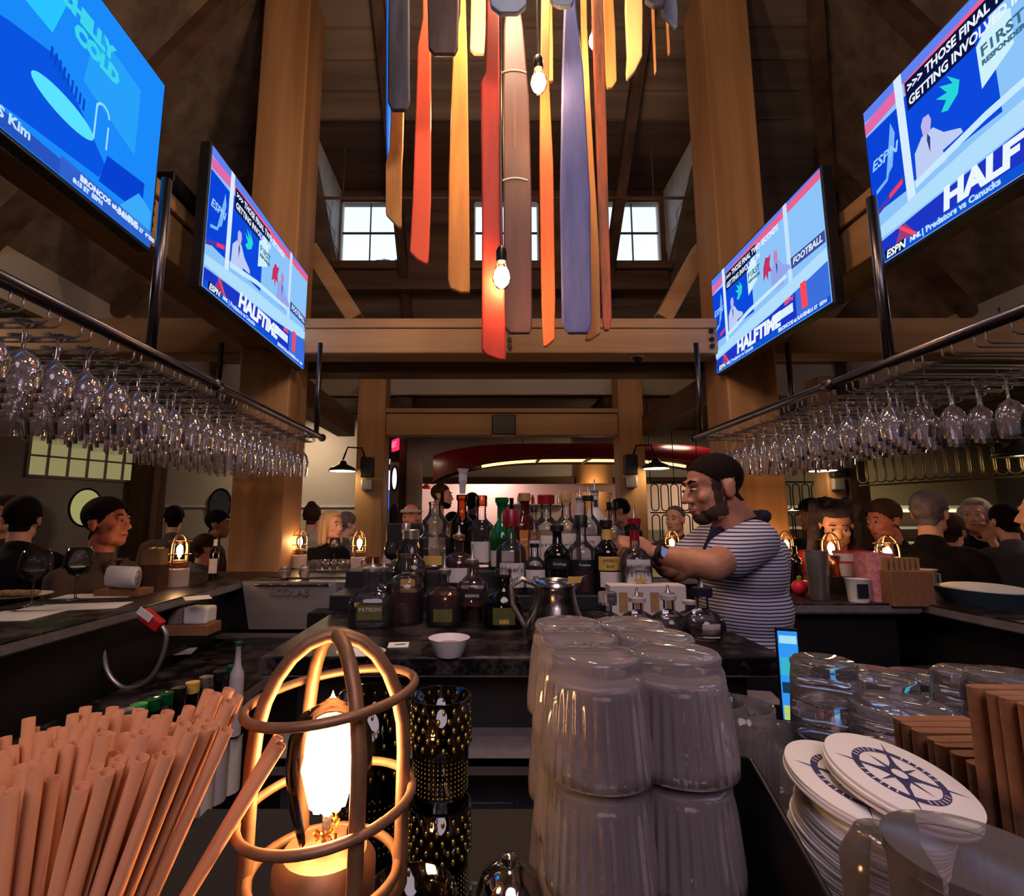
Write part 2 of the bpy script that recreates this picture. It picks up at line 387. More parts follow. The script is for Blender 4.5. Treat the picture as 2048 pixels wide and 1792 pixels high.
roofs.poly([(hipx(DYF, -1), DYF, ZD), (hipx(DYF, 1), DYF, ZD), apex])
roofs.poly([(PX0, PY0, ZR), (PX0, PY1, ZR), apex]); roofs.poly([(PX1, PY1, ZR), (PX1, PY0, ZR), apex]); roofs.poly([(PX1, PY0, ZR), (PX0, PY0, ZR), apex])
roof = struct(roofs.obj('ceiling_roof', M['roof']))
# boards lining the far slope, each its own piece, running across
i = 0; y = DYF - .02
while y > 1.6:
    t0 = max(hipx(y, -1), -2.4); t1 = min(hipx(y, 1), 2.9)
    z = zb(y); q = B(); dy = .155
    q.add([(t0, y, z - .02), (t1, y, z - .02), (t1, y - dy, z - .02 + dy * SLB), (t0, y - dy, z - .02 + dy * SLB), (t0, y, z - .004), (t1, y, z - .004), (t1, y - dy, z - .004 + dy * SLB), (t0, y - dy, z - .004 + dy * SLB)],
          [(0, 1, 2, 3), (4, 7, 6, 5), (0, 4, 5, 1), (2, 6, 7, 3), (1, 5, 6, 2), (0, 3, 7, 4)])
    q.obj('roof_board', M['roof'], roof); y -= .17; i += 1
y = PY1 - .05
while y > DYB + .12:
    z = zb(y); q = B(); dy = .135; t0, t1 = -2.6, 3.1
    q.add([(t0, y, z - .02), (t1, y, z - .02), (t1, y - dy, z - .02 + dy * SLB), (t0, y - dy, z - .02 + dy * SLB), (t0, y, z - .004), (t1, y, z - .004), (t1, y - dy, z - .004 + dy * SLB), (t0, y - dy, z - .004 + dy * SLB)],
          [(0, 1, 2, 3), (4, 7, 6, 5), (0, 4, 5, 1), (2, 6, 7, 3), (1, 5, 6, 2), (0, 3, 7, 4)])
    q.obj('roof_board', M['roof'], roof); y -= .15
# rafters on the far slope (long sloping timbers) and hips
for k, x in enumerate((-.93, 1.42)):
    r = B(); r.bar((x, PY1 - .1, zb(PY1 - .1) - .09), (x * .92, 2.2, zb(2.2) - .09), .10, .14); o = r.obj('rafter', M['dark_y'], bevel=.006)
    tag(o, ('sloping roof rafter behind the left paddles' if k == 0 else 'sloping roof rafter behind the blue and orange paddles on the right'), 'rafter', 'roof rafters')
for k, (x, s) in enumerate(((PX0, 'left'), (PX1, 'right'))):
    r = B(); r.bar((x, PY1, ZR - .1), (ax_, ay_, az - .1), .12, .18)
    tag(r.obj('hip_rafter', M['dark_y']), f'dark hip rafter climbing behind the {s} timber post', 'rafter', 'hip rafters')
for k in range(3):
    for s in (-1, 1):
        x = (-2.35 - k * .42) if s < 0 else (2.85 + k * .62)
        yy = PY1 - (x - PX0) * (PY1 - ay_) / (ax_ - PX0) if s < 0 else PY1 - (PX1 - x) * (PY1 - ay_) / (PX1 - ax_)
        xa = x; za = ZR + (az - ZR) * ((x - PX0) / (ax_ - PX0) if s < 0 else (PX1 - x) / (PX1 - ax_))
        pass
for s, x0 in ((-1, PX0), (1, PX1)):
    for k in range(4):
        y0 = 4.6 - k * 1.25; t = .62
        r = B(); xe = x0 + (ax_ - x0) * t
        sl = (az - ZR) / abs(ax_ - x0); r.bar((x0, y0, ZR - .07), (xe, y0, ZR + sl * abs(xe - x0) - .07), .09, .13, up=(0, 1, 0))
        tag(r.obj('rafter', M['dark_x']), f"dark rafter on the {'left' if s < 0 else 'right'} roof slope above the televisions, {ORD[k]} from the far end", 'rafter', 'side slope rafters %s' % ('left' if s < 0 else 'right'))
# dormer
d = B(); d.box(DX0, DX1, DYF, DYB + .1, ZD, ZD + .04); struct(d.obj('ceiling_dormer', M['dark_x']))
for n, x in (('wall_dormer_left', DX0), ('wall_dormer_right', DX1)):
    w = B(); q = .05 * (1 if x > 0 else -1)
    a = [(x, DYF, ZD), (x, DYB, ZD), (x, DYB, zb(DYB))]
    w.add(a + [(p[0] + q, p[1], p[2]) for p in a], [(0, 1, 2), (5, 4, 3), (0, 3, 4, 1), (1, 4, 5, 2), (2, 5, 3, 0)])
    o = struct(w.obj(n, M['dormer']))
    for j in range(6):                       # upright boards of the cheek
        y0 = DYF + .06 + j * .165; zt = ZD; z1 = zb(y0)
        s = -1 if x > 0 else 1
        B().box(min(x, x + s * .014), max(x, x + s * .014), y0, y0 + .15, max(zb(y0), zb(DYB)), ZD - .01).obj('board', M['dormer'], o)
# dormer window wall with three openings
zs0, zs1 = zb(DYB) + .03, ZD - .10
wins = [(onY(680, 520, DYB).x, onY(797, 520, DYB).x), (onY(948, 520, DYB).x, onY(1078, 520, DYB).x), (onY(1212, 520, DYB).x, onY(1322, 520, DYB).x)]
zw0, zw1 = onY(740, 526, DYB).z, onY(740, 406, DYB).z
wl = B(); xs = [DX0] + [v for w in wins for v in w] + [DX1]
for k in range(0, len(xs), 2): wl.box(xs[k], xs[k + 1], DYB, DYB + .08, zb(DYB) - .3, ZD)
for x0, x1 in wins: wl.box(x0, x1, DYB, DYB + .08, zb(DYB) - .3, zw0); wl.box(x0, x1, DYB, DYB + .08, zw1, ZD)
struct(wl.obj('wall_dormer', M['dark_x']))
for k, (x0, x1) in enumerate(wins):
    f = B(); t = .016
    f.box(x0, x1, DYB - .02, DYB + .05, zw0, zw0 + t); f.box(x0, x1, DYB - .02, DYB + .05, zw1 - t, zw1)
    f.box(x0, x0 + t, DYB - .02, DYB + .05, zw0, zw1); f.box(x1 - t, x1, DYB - .02, DYB + .05, zw0, zw1)
    fo = struct(f.obj('window_%d' % (k + 1), M['white']))
    xm = (x0 + x1) / 2; zm = (zw0 + zw1) / 2
    B().box(xm - .005, xm + .005, DYB - .005, DYB + .03, zw0 + t, zw1 - t).obj('glazing_bar', M['dark_x'], fo)
    B().box(x0 + t, x1 - t, DYB - .005, DYB + .03, zm - .005, zm + .005).obj('glazing_bar', M['dark_x'], fo)
    for a0, a1 in ((x0 + t, xm - .005), (xm + .005, x1 - t)):
        for c0, c1 in ((zw0 + t, zm - .005), (zm + .005, zw1 - t)):
            B().box(a0, a1, DYB + .008, DYB + .012, c0, c1).obj('pane', M['window'], fo)
    B().box(x0 - .1, x1 + .1, DYB - .06, DYB, zw0 - .09, zw0).obj('sill', M['dark_x'], fo)
# palm outside the left dormer window
pm = thing('palm_tree', (-1.62, 8.2, 3.0), 'palm tree in dusk light outside the left roof window', 'tree')
B().tube([(0.1, 0, .16), (.12, 0, .8), (.2, 0, 2.6)], [.2, .18, .16], 10).obj('trunk', M['dark_z'], pm)
random.seed(3)
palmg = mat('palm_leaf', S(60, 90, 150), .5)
fr = B()
for k in range(16):
    a = -.5 + k * 2 * pi / 16; c = Vector((.2, 0, 2.6)); d = Vector((cos(a), .35 * sin(a * 2), 0))
    pts = [c + d * t * 1.25 + Vector((0, 0, .45 * sin(t * 2.6) - 1.6 * t * t * (.7 + .5 * random.random()))) for t in (0, .25, .5, .75, 1)]
    for j in range(4):
        a0, a1 = pts[j], pts[j + 1]
        for q in range(5):
            p = a0.lerp(a1, q / 5); e = p + Vector((random.uniform(-.12, .12), .06, -.34)); fr.poly([p, p + Vector((.025, 0, 0)), e]); 
        fr.bar(a0, a1, .02, .03)
fo = fr.obj('frond', palmg, pm); fo['kind'] = 'stuff'
# iron tie rod across the dormer front with thin hangers
tr = thing('tie_rod', (0, DYF + .2, 0), 'thin iron tie rod crossing in front of the roof windows', 'rod')
zt = onY(1000, 396, 4.56).z
B().tube([(DX0, 0, zt), (DX1, 0, zt)], .014, 8).obj('rod', M['dark_x'], tr)
for x in (onY(688, 350, 4.56).x, onY(1305, 350, 4.56).x): B().tube([(x, 0, zt), (x, 0, zt + .52)], .007, 6).obj('hanger', M['dark_x'], tr)

# ---- timber posts and beams
def timber(name, label, cat, x0, x1, y0, y1, z0, z1, m, group=None, bev=.012, bolts=()):
    o = B().box(x0, x1, y0, y1, z0, z1).obj(name, m, bevel=bev); tag(o, label, cat, group)
    for p, n in bolts:
        q = B(); n = Vector(n); q.tube([Vector(p), Vector(p) + n * .012], .017, 8).obj('bolt', M['blackmetal'], o)
    return o
timber('timber_post', 'massive warm timber post at left behind the glass rack', 'post', -1.70, -1.345, 3.42, 3.77, 0, 5.6, M['post'])
timber('timber_post', 'massive warm timber post at right behind the bartender', 'post', 1.67, 2.02, 3.42, 3.77, 0, 5.6, M['post'])
bolts = [((x, 3.40, z), (0, -1, 0)) for x in (-1.27, .17, 1.57) for z in (2.63, 2.68, 2.74)]
timber('cross_beam', 'pale timber cross beam with bolts below the paddle chandelier', 'beam', -1.345, 1.67, 3.41, 3.62, 2.585, 2.765, M['beam_x'], bolts=bolts)
timber('beam_cap', 'pale top board lying on the bolted cross beam', 'beam', -1.345, 1.67, 3.40, 3.66, 2.765, 2.835, M['beam_x'], bev=.008)
timber('cross_beam', 'dark lower beam just behind the bolted cross beam', 'beam', -1.5, 1.85, 3.80, 4.0, onY(1000, 745, 3.8).z, onY(1000, 745, 3.8).z + .14, M['dark_x'])
timber('side_cross_beam', 'dark timber cross beam running left from the left post', 'beam', -5.6, -1.70, 3.45, 3.66, 2.60, 2.86, M['beam_x'])
timber('side_cross_beam', 'dark timber cross beam running right from the right post', 'beam', 2.02, 6.2, 3.45, 3.66, 2.60, 2.86, M['beam_x'])
for s, x, lb in ((-1, -1.56, 'left'), (1, 1.86, 'right')):
    xi = x + .12 * (-s)
    bl = [((xi, yy, z), (-s, 0, 0)) for yy in (2.03,) for z in (2.70, 2.75, 2.80)]
    timber('long_beam', f'warm timber beam carrying the {lb} televisions', 'beam', x - .12, x + .12, -1.0, 3.41, 2.62, 2.84, M['beam_y'], bolts=bl)
    timber('beam_cap', f'flat cap board along the {lb} television beam', 'beam', x - .14, x + .14, -1.0, 3.41, 2.84, 2.92, M['beam_y'], bev=.008)
    timber('low_beam', f'beam running back from the {lb} big post to the rear post', 'beam', (x if s < 0 else x) - .1, x + .1, 3.8, 5.65, 2.36, 2.6, M['dark_y'])
# knee braces rising from beam to post
for s, lb in ((-1, 'left'), (1, 'right')):
    xa = onY(712 if s < 0 else 1325, 635, 4.1).x; za = onY(712, 640, 4.1).z
    xb = onY(622 if s < 0 else 1402, 500, 4.1).x; zb_ = onY(622, 500, 4.1).z
    tag(B().bar((xb, 4.1, zb_), (xa, 4.1, za), .14, .12, up=(0, 1, 0)).obj('knee_brace', M['beam_x'], bevel=.008), f'diagonal knee brace beside the {lb} big post below the roof window', 'brace', 'knee braces')
    B_ = B().bar((x0 := (-2.0 if s < 0 else 2.3), 3.55, 2.75), (x0 + s * 1.3, 3.55, 4.2), .14, .14, up=(0, 1, 0))
    tag(B_.obj('roof_strut', M['dark_x']), f'dark slanting roof strut outside the {lb} post', 'brace', 'roof struts')
# rear posts, rear cross beam
for x0, x1, lb in ((-1.43, -1.12, 'left'), (1.50, 1.78, 'right')):
    timber('rear_post', f'rear timber post with a wall lamp, {lb} of the bottles', 'post', x0, x1, 5.62, 5.9, 0, 3.2, M['post'], 'rear posts')
timber('rear_cross_beam', 'rear cross beam with a black box above the red canoe', 'beam', -1.12, 1.50, 5.66, 5.86, 2.38, 2.63, M['beam_x'])
timber('beam_cap', 'thin cap board on the rear cross beam', 'beam', -1.12, 1.50, 5.62, 5.9, 2.63, 2.68, M['beam_x'], bev=.006)
p = onY(1007, 845, 5.6); timber('speaker_box', 'black speaker box fixed to the rear cross beam', 'speaker', p.x - .13, p.x + .13, 5.5, 5.655, 2.36, 2.58, M['black'])
for k, (px0, lb) in enumerate(((1205, 'right'), (820, 'left'))):
    x = onY(px0, 800, 7).x; timber('ceiling_beam', f'dark ceiling beam in the back room, {lb} one', 'beam', x - .1, x + .1, 6.5, 11.4, 2.9, 3.03, M['dark_y'], 'back room ceiling beams')
# ---- back left wall (cream panelled) and angled left wall with transom lights
YW = 7.7
xa = onY(283, 1000, YW).x; xb = -1.55
struct(B().box(xa - .1, xb, YW, YW + .12, 0, CEIL).obj('wall_back_left', M['plaster']))
wbl = bpy.data.objects['wall_back_left']
zr = onY(660, 1013, YW).z
B().box(xa, xb, YW - .02, YW, zr - .012, zr + .012).obj('rail_trim', M['white'], wbl)
for k in range(13):                                            # herringbone wainscot boards
    x = -3.6 + k * .17
    for s, z0 in ((1, .95), (-1, .6)):
        B().bar((x, YW - .008, z0), (x + .30, YW - .008, z0 + s * .30), .016, .135, up=(1, 0, -s)).obj('board', M['plaster'], wbl)
B().box(onY(262, 1000, YW - .3).x, onY(308, 1000, YW - .3).x, YW - .35, YW - .05, 0, CEIL).obj('dark_post', M['dark_z'], None)
tag(bpy.data.objects['dark_post'], 'dark upright post in the corner of the left dining room', 'post')
A = Vector((-5.05, YW, 0)); D = Vector((-.46, -.888, 0)).normalized(); N = Vector((D.y, -D.x, 0)) * -1    # wall direction towards camera
if N.x < 0: N = -N
def wallbox(s0, s1, z0, z1, n0, n1):
    b = B(); v = []
    for z in (z0, z1):
        for s, n in ((s0, n0), (s1, n0), (s1, n1), (s0, n1)): v.append(A + D * s + N * n + Vector((0, 0, z)))
    return b.add(v, [(0, 3, 2, 1), (4, 5, 6, 7), (0, 1, 5, 4), (1, 2, 6, 5), (2, 3, 7, 6), (3, 0, 4, 7)])
LW = 6.5; zt0, zt1 = 1.97, 2.52
w = wallbox(0, LW, 0, zt0, -.12, 0); 
for q in (wallbox(0, LW, zt1, CEIL, -.12, 0), wallbox(0, .18, zt0, zt1, -.12, 0), wallbox(1.52, 1.78, zt0, zt1, -.12, 0), wallbox(3.1, 3.4, zt0, zt1, -.12, 0), wallbox(4.7, LW, zt0, zt1, -.12, 0)): w.add(q.v, q.f)
struct(w.obj('wall_left', M['greywall']))
lit = emis('lit_room_beyond', S(188, 176, 120), .52)
for k, (s0, s1) in enumerate(((.18, 1.52), (1.78, 3.1), (3.4, 4.7))):
    f = B()
    for c in (wallbox(s0, s1, zt0, zt0 + .03, -.05, .03), wallbox(s0, s1, zt1 - .03, zt1, -.05, .03), wallbox(s0, s0 + .03, zt0, zt1, -.05, .03), wallbox(s1 - .03, s1, zt0, zt1, -.05, .03)): f.add(c.v, c.f)
    fo = struct(f.obj('window_%d' % (k + 4), M['greywall']))
    n = 6
    for j in range(1, n): x = s0 + (s1 - s0) * j / n; wallbox(x - .012, x + .012, zt0, zt1, -.03, .02).obj('glazing_bar', M['greywall'], fo)
    zm = (zt0 + zt1) / 2; wallbox(s0, s1, zm - .012, zm + .012, -.03, .02).obj('glazing_bar', M['greywall'], fo)
    for j in range(n):
        for r in range(2):
            a = s0 + (s1 - s0) * j / n + .012; b_ = s0 + (s1 - s0) * (j + 1) / n - .012; c = zt0 + r * (zt1 - zt0) / 2 + .012
            wallbox(a, b_, c, c + (zt1 - zt0) / 2 - .024, -.02, -.01).obj('pane', lit, fo)
# oval mirrors
def mirror(name, p, rz, label, m, rx=.15, rz_=.22):
    t = thing(name, p, label, 'mirror', rz=rz)
    b = B(); b.tube([(rx * cos(a), 0, rz_ * sin(a)) for a in [2 * pi * k / 28 for k in range(28)]], .014, 8, closed=True); b.obj('frame', M['blackmetal'], t, smooth=True)
    b = B(); b.poly([(rx * cos(a), 0, rz_ * sin(a)) for a in [2 * pi * k / 28 for k in range(28)]]); b.obj('glass', m, t)
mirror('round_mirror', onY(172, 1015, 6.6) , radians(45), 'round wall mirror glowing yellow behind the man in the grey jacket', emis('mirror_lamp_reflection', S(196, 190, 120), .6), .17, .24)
mirror('round_mirror', onY(440, 1010, YW - .03), 0, 'round mirror half hidden by the left timber post', mat('mirror_glass', S(190, 205, 215), .08, metal=.9, mott=.4, scale=10), .17, .24)

# ---- centre back: entrance door with porthole, exit sign, kitchen pass, canoe
YD = 8.2
struct(B().box(-1.67, -1.55, YW, YB, 0, CEIL).obj('wall_side_entrance', M['darkwall']))
x0, x1 = onY(764, 1000, YD).x, onY(778, 1000, YD).x
sl = thing('sidelight', (x0, YD, 0), 'bright narrow sidelight window beside the entrance door', 'window')
z0, z1 = onY(770, 1018, YD).z, onY(770, 895, YD).z
B().box(0, x1 - x0, 0, .04, z0, onY(770, 982, YD).z).obj('pane', emis('dusk_pane', S(70, 110, 235), .9), sl)
B().box(0, x1 - x0, 0, .04, onY(770, 980, YD).z, onY(770, 941, YD).z).obj('pane', emis('street_light_pane', S(225, 235, 255), 2.0), sl)
B().box(0, x1 - x0, 0, .04, onY(770, 928, YD).z, onY(770, 918, YD).z).obj('pane', emis('lit_pane', S(230, 225, 190), .8), sl)
dx0, dx1 = onY(779, 1000, YD).x, onY(800, 1000, YD).x
dr = B().box(dx0, dx1 + .35, YD - .02, YD + .04, 0, 2.35).obj('door_1', M['plaster']); struct(dr)
pc = onY(789, 957, YD - .03)
mm = emis('porthole_light', S(235, 240, 255), 1.6)
for z, m_, nm in ((pc.z, mm, 'upper'), (onY(787, 1035, YD).z, mat('porthole_glass', S(50, 70, 110), .1, coat=1), 'lower')):
    b = B(); b.poly([(pc.x + .035 * cos(a), YD - .035, z + .17 * sin(a)) for a in [2 * pi * k / 24 for k in range(24)]]); b.obj('porthole', m_, dr)
    b = B(); b.tube([(pc.x + .05 * cos(a), YD - .03, z + .2 * sin(a)) for a in [2 * pi * k / 24 for k in range(24)]], .014, 6, closed=True); b.obj('porthole_ring', M['blackmetal'], dr)
b = B().box(dx1 + .0, dx1 + .10, YD - .15, YD - .03, 0, 2.7); tag(b.obj('door_post', M['dark_z']), 'dark door post right of the porthole door', 'post')
es = thing('exit_sign', onY(791, 890, YD - .3), 'red glowing exit sign above the entrance', 'sign', rz=radians(-62))
B().box(-.13, .13, -.02, .02, -.09, .09).obj('housing', emis('exit_red', (1, .03, .12, 1), 1.1), es)
text(es, 'EXIT', .12, (0, -.024, 0), (pi / 2, 0, 0), emis('exit_letters', (1, .35, .45, 1), 1.5))
# kitchen header wall and pass
YK = 9.2
hz = onY(1000, 966, YK).z
struct(B().box(-1.55, 8.6, YK, YK + .15, hz, CEIL).obj('wall_kitchen_header', M['plaster']))
tag(B().box(-1.55, 4.2, YK - .08, YK, hz - .02, hz + .1).obj('header_rail', M['dark_x']), 'dark timber rail along the foot of the kitchen header', 'beam')
struct(B().box(-1.55, 4.6, YK + 1.6, YK + 1.7, 0, hz + .2).obj('wall_kitchen', mat('kitchen_wall', S(205, 176, 170), .6)))
struct(B().box(-1.55, 3.2, YK, YK + .15, 0, 1.25).obj('wall_kitchen_counter', M['plaster']))
hood = thing('range_hood', (onY(1180, 1000, 9.5).x, 9.6, 0), 'warm lit cylindrical vent hood behind the bottles', 'hood')
hm = mat('copper_hood', S(205, 150, 90), .45)
hx = .32
B().lathe([(hx, onY(1188, 968, 9.0).z), (hx, onY(1188, 925, 9.0).z + .1)], 24, (0, -.5, 0)).obj('duct', hm, hood, smooth='auto')
B().lathe([(hx, 1.0), (hx, onY(1188, 985, 9.0).z)], 24, (0, -.5, 0)).obj('drum', hm, hood, smooth='auto')
light('hood_light', 'POINT', (onY(1185, 975, 8.6).x, 8.55, onY(1185, 972, 8.6).z), 6, WARM, .04)
cl = thing('heat_lamp', onY(853, 978, YK + .6), 'small red enamel heat lamp over the kitchen pass', 'lamp')
B().lathe([(.10, 0), (.085, .04), (.03, .09), (.03, .13)], 16).obj('shade', M['red'], cl, smooth=True)
B().tube([(0, 0, .13), (0, 0, CEIL - cl.location.z)], .006, 6).obj('cord', M['black'], cl)
for px_ in (835, 925): light('pass_light', 'POINT', onY(px_, 985, YK + .9), 10, (1, .75, .65), .06)
sh = thing('kitchen_shelf', onY(1060, 1008, YK + .02), 'white shelf with small jars in the kitchen pass', 'shelf')
B().box(-.45, .65, -.12, .12, -.02, 0).obj('board', M['white'], sh); B().box(-.45, .65, .1, .12, 1.25 - sh.location.z, .0).obj('back_panel', M['white'], sh)
for k, (dx, c) in enumerate(((-.2, M['white']), (.05, M['red']), (.3, M['canoe']), (.5, M['steel']))):
    tag(B().lathe([(.035, 0), (.035, .1), (.02, .13), (.02, .16)], 12).obj('jar', c, loc=onY(1060, 1008, YK + .02) + Vector((dx, 0, .001)), smooth='auto'),
        ('white jar', 'bright red capped jar', 'dark red squat jar', 'steel canister')[k] + ' on the kitchen pass shelf', 'jar', 'jars on the kitchen shelf')
# canoe, upside down
YC = 7.4
cx0 = onY(880, 930, YC).x; cx1 = onY(1460, 930, YC).x; ctop = onY(1000, 888, YC).z; cbot = onY(1150, 921, YC).z
can = thing('canoe', ((cx0 + cx1) / 2, YC, 0), 'deep red canoe hung upside down with warm lights under its rim', 'canoe')
L = (cx1 - cx0) / 2 + .1; nb = 28; vs = []; fs = []; seg = 12
for i in range(nb + 1):
    t = -1 + 2 * i / nb; hw = .42 * max(0, 1 - abs(t) ** 2.6) ** .7 + .004; rim = cbot - .30 * abs(t) ** 3.2; top = ctop - .17 * abs(t) ** 5
    for k in range(seg + 1):
        a = pi * k / seg; vs.append((t * L, -hw * cos(a), rim + (top - rim) * sin(a) ** .8))
for i in range(nb):
    for k in range(seg): fs.append((i * (seg + 1) + k, (i + 1) * (seg + 1) + k, (i + 1) * (seg + 1) + k + 1, i * (seg + 1) + k + 1))
b = B(); b.add(vs, fs); b.obj('hull', M['canoe'], can, smooth=True)
for s in (-1, 1):
    b = B(); b.tube([(t * L, s * (.42 * max(0, 1 - abs(t) ** 2.6) ** .7 + .004), cbot - .30 * abs(t) ** 3.2) for t in [-1 + 2 * i / 24 for i in range(25)]], .014, 6); b.obj('gunwale', M['dark_x'], can, smooth=True)
b = B(); b.tube([(t * L, .1, cbot + .01 - .30 * abs(t) ** 3.2) for t in [-.68 + 1.36 * i / 24 for i in range(25)]], .022, 6); b.obj('light_strip', emis('led_strip', (1, .62, .22, 1), 2.6), can)
for k in (-1, 0, 1): B().box(k * .7 - .015, k * .7 + .015, -.4, .4, cbot - .03, cbot + .0).obj('thwart', M['dark_x'], can)
for k in (-1, 1): B().tube([(k * .9, 0, ctop - .05), (k * .9, 0, CEIL)], .006, 6).obj('cable', M['black'], can)
# wall lamps on rear posts (gooseneck, shallow shade)
def sconce(p, s, label, group='gooseneck wall lamps'):
    t = thing('wall_lamp', p, label, 'lamp', group)
    B().box(-.07, .07, -.09, -.0, -.02, .20).obj('backplate', M['black'], t, bevel=.01)
    B().box(-.06, .06, -.07, 0, -.16, -.04).obj('switch_box', M['steel'], t, bevel=.01)
    B().tube([(s * .02, -.06, .18), (s * .06, -.08, .30), (s * .2, -.14, .30), (s * .24, -.16, .16)], .010, 8).obj('arm', M['blackmetal'], t, smooth=True)
    B().lathe([(.15, -.0), (.125, .035), (.05, .07), (.03, .11)], 24, (s * .24, -.16, .04)).obj('shade', M['shade'], t, smooth=True)
    B().lathe([(.135, 0), (.01, .005)], 24, (s * .24, -.16, .038)).obj('diffuser', M['shadein'], t)
    light('wall_lamp_light', 'POINT', Vector(p) + Vector((s * .24, -.16, -.01)), 2.2, (1, .8, .45), .05)
sconce((-1.29, 5.62, onY(735, 950, 5.5).z), -1, 'gooseneck wall lamp on the left rear post')
sconce((1.60, 5.62, onY(1278, 945, 5.5).z), 1, 'gooseneck wall lamp on the right rear post')
# right side: post with lamp, loop screen, bright counter
xr = onY(1655, 950, 5.6).x
timber('rear_post', 'rear timber post at the far right beside the loop screen', 'post', xr, xr + .2, 5.6, 5.85, 0, 3.05, M['post'], 'rear posts')
timber('dark_post', 'dark post left of the woman with long grey curls', 'post', xr + .2, xr + .42, 5.55, 5.85, 0, 3.05, M['dark_z'])
sconce((xr + .08, 5.6, onY(1660, 950, 5.5).z), -1, 'gooseneck wall lamp on the far right post')
loopm = M['blackmetal']
def loop_screen(name, label, pL, pR, ztop, cols, rows, w, h, gap, m):
    t = thing(name, (0, 0, 0), label, 'screen'); pL = Vector(pL); pR = Vector(pR); d = (pR - pL); n = Vector((-d.y, d.x, 0)).normalized(); dd = d.normalized()
    me = None
    for c in range(cols):
        for r in range(rows):
            if me is None:
                pts = []
                for k in range(7): a = pi * k / 6; pts.append(dd * (w / 2 * cos(a)) + Vector((0, 0, h / 2 - w / 2 + w / 2 * sin(a))))
                for k in range(7): a = pi + pi * k / 6; pts.append(dd * (w / 2 * cos(a)) + Vector((0, 0, -h / 2 + w / 2 + w / 2 * sin(a))))
                me = B().tube(pts, .008, 6, closed=True).mesh('loop', True)
            p = pL + d * ((c + .5) / cols); link('loop', me, m, t, loc=(p.x, p.y, ztop - h / 2 - r * (h + gap)))
    for q in (pL + d * .02, pL + d * .5, pR - d * .02): B().tube([(q.x, q.y, ztop), (q.x, q.y, CEIL)], .006, 6).obj('hanger', m, t)
    for r in range(rows + 1):
        z = ztop + gap / 2 - r * (h + gap); B().tube([(pL.x, pL.y, z), (pR.x, pR.y, z)], .010, 6).obj('rail', m, t)
p0 = onY(1565, 1000, 6.6); p1 = onY(1660, 1000, 6.6)
loop_screen('loop_screen', 'black metal loop screen behind the right timber post', (p0.x, 6.6, 0), (p1.x, 6.6, 0), onY(1600, 968, 6.6).z, 5, 3, .09, .33, .05, loopm)
p0 = onY(1300, 1000, 6.9); p1 = onY(1400, 1000, 6.9)
loop_screen('loop_screen', 'black metal loop screen behind the right rear post', (p0.x, 6.9, 0), (p1.x, 6.9, 0), onY(1340, 968, 6.9).z, 5, 3, .10, .36, .05, loopm)
struct(B().box(4.7, XR, 8.6, 8.7, 0, 3.05).obj('wall_right_back', mat('brown_back_wall', S(130, 112, 84), .7)))
p0 = Vector((onY(1712, 900, 5.3).x, 5.3, 0)); p1 = Vector((4.35, 4.0, 0))
loop_screen('loop_screen', 'long hanging screen of steel loops behind the right glass rack', p0, p1, 2.72, 16, 3, .10, .27, .05, mat('bronze_loops', S(110, 92, 66), .35, metal=.8))
# lit counter and shelf far right
ct = thing('back_counter', (0, 7.9, 0), 'long pale lit counter at the far right of the room', 'counter')
B().box(4.6, 8.3, 0, .5, 1.02, 1.08).obj('top', M['white'], ct); B().box(4.6, 8.3, .05, .5, 0, 1.02).obj('base', M['greywall'], ct)
sh = thing('wall_shelf', (0, 8.45, 0), 'pale wall shelf with lit strip over the right back counter', 'shelf')
B().box(4.8, 8.3, -.12, .12, 1.60, 1.66).obj('board', M['white'], sh); B().box(4.8, 8.3, -.14, -.10, 1.55, 1.60).obj('light_strip', emis('shelf_light', (1, .82, .5, 1), 1.2), sh)
sh = thing('wall_shelf', (0, 8.45, 0), 'lower pale wall shelf over the right back counter', 'shelf')
B().box(4.8, 8.3, -.12, .12, 1.28, 1.32).obj('board', M['white'], sh)
# pendant lamp at right edge
pd = thing('pendant_lamp', onY(2040, 912, 3.9), 'dark enamel pendant lamp hanging at the right edge', 'lamp')
B().lathe([(.17, 0), (.15, .03), (.06, .09), (.03, .16)], 24).obj('shade', M['shade'], pd, smooth=True)
B().lathe([(.155, .001), (.01, .008)], 24).obj('diffuser', M['shadein'], pd); B().tube([(0, 0, .16), (0, 0, 1.2)], .006, 6).obj('cord', M['black'], pd)
light('pendant_lamp_light', 'POINT', onY(2040, 912, 3.9) - Vector((0, 0, .03)), 5, (1, .8, .45), .05)
# dome security camera under the cross beam
dc = thing('dome_camera', onY(1275, 712, 3.5), 'small dome security camera under the cross beam', 'camera')
B().lathe([(.055, .02), (.06, 0), (.045, -.012)], 20).obj('collar', M['white'], dc, smooth='auto'); B().ell((0, 0, -.012), (.038, .038, .034)).obj('dome', M['darkbottle'], dc, smooth=True)
rb = thing('router_box', (-1.5, 2.28, 2.92), 'flat black receiver box with a blue light on the left beam', 'box')
B().box(-.1, .13, -.22, .22, 0, .05).obj('case', M['blackmetal'], rb, bevel=.008); B().box(.131, .134, -.02, .0, .02, .03).obj('status_light', emis('blue_led', (.1, .3, 1, 1), 6), rb)
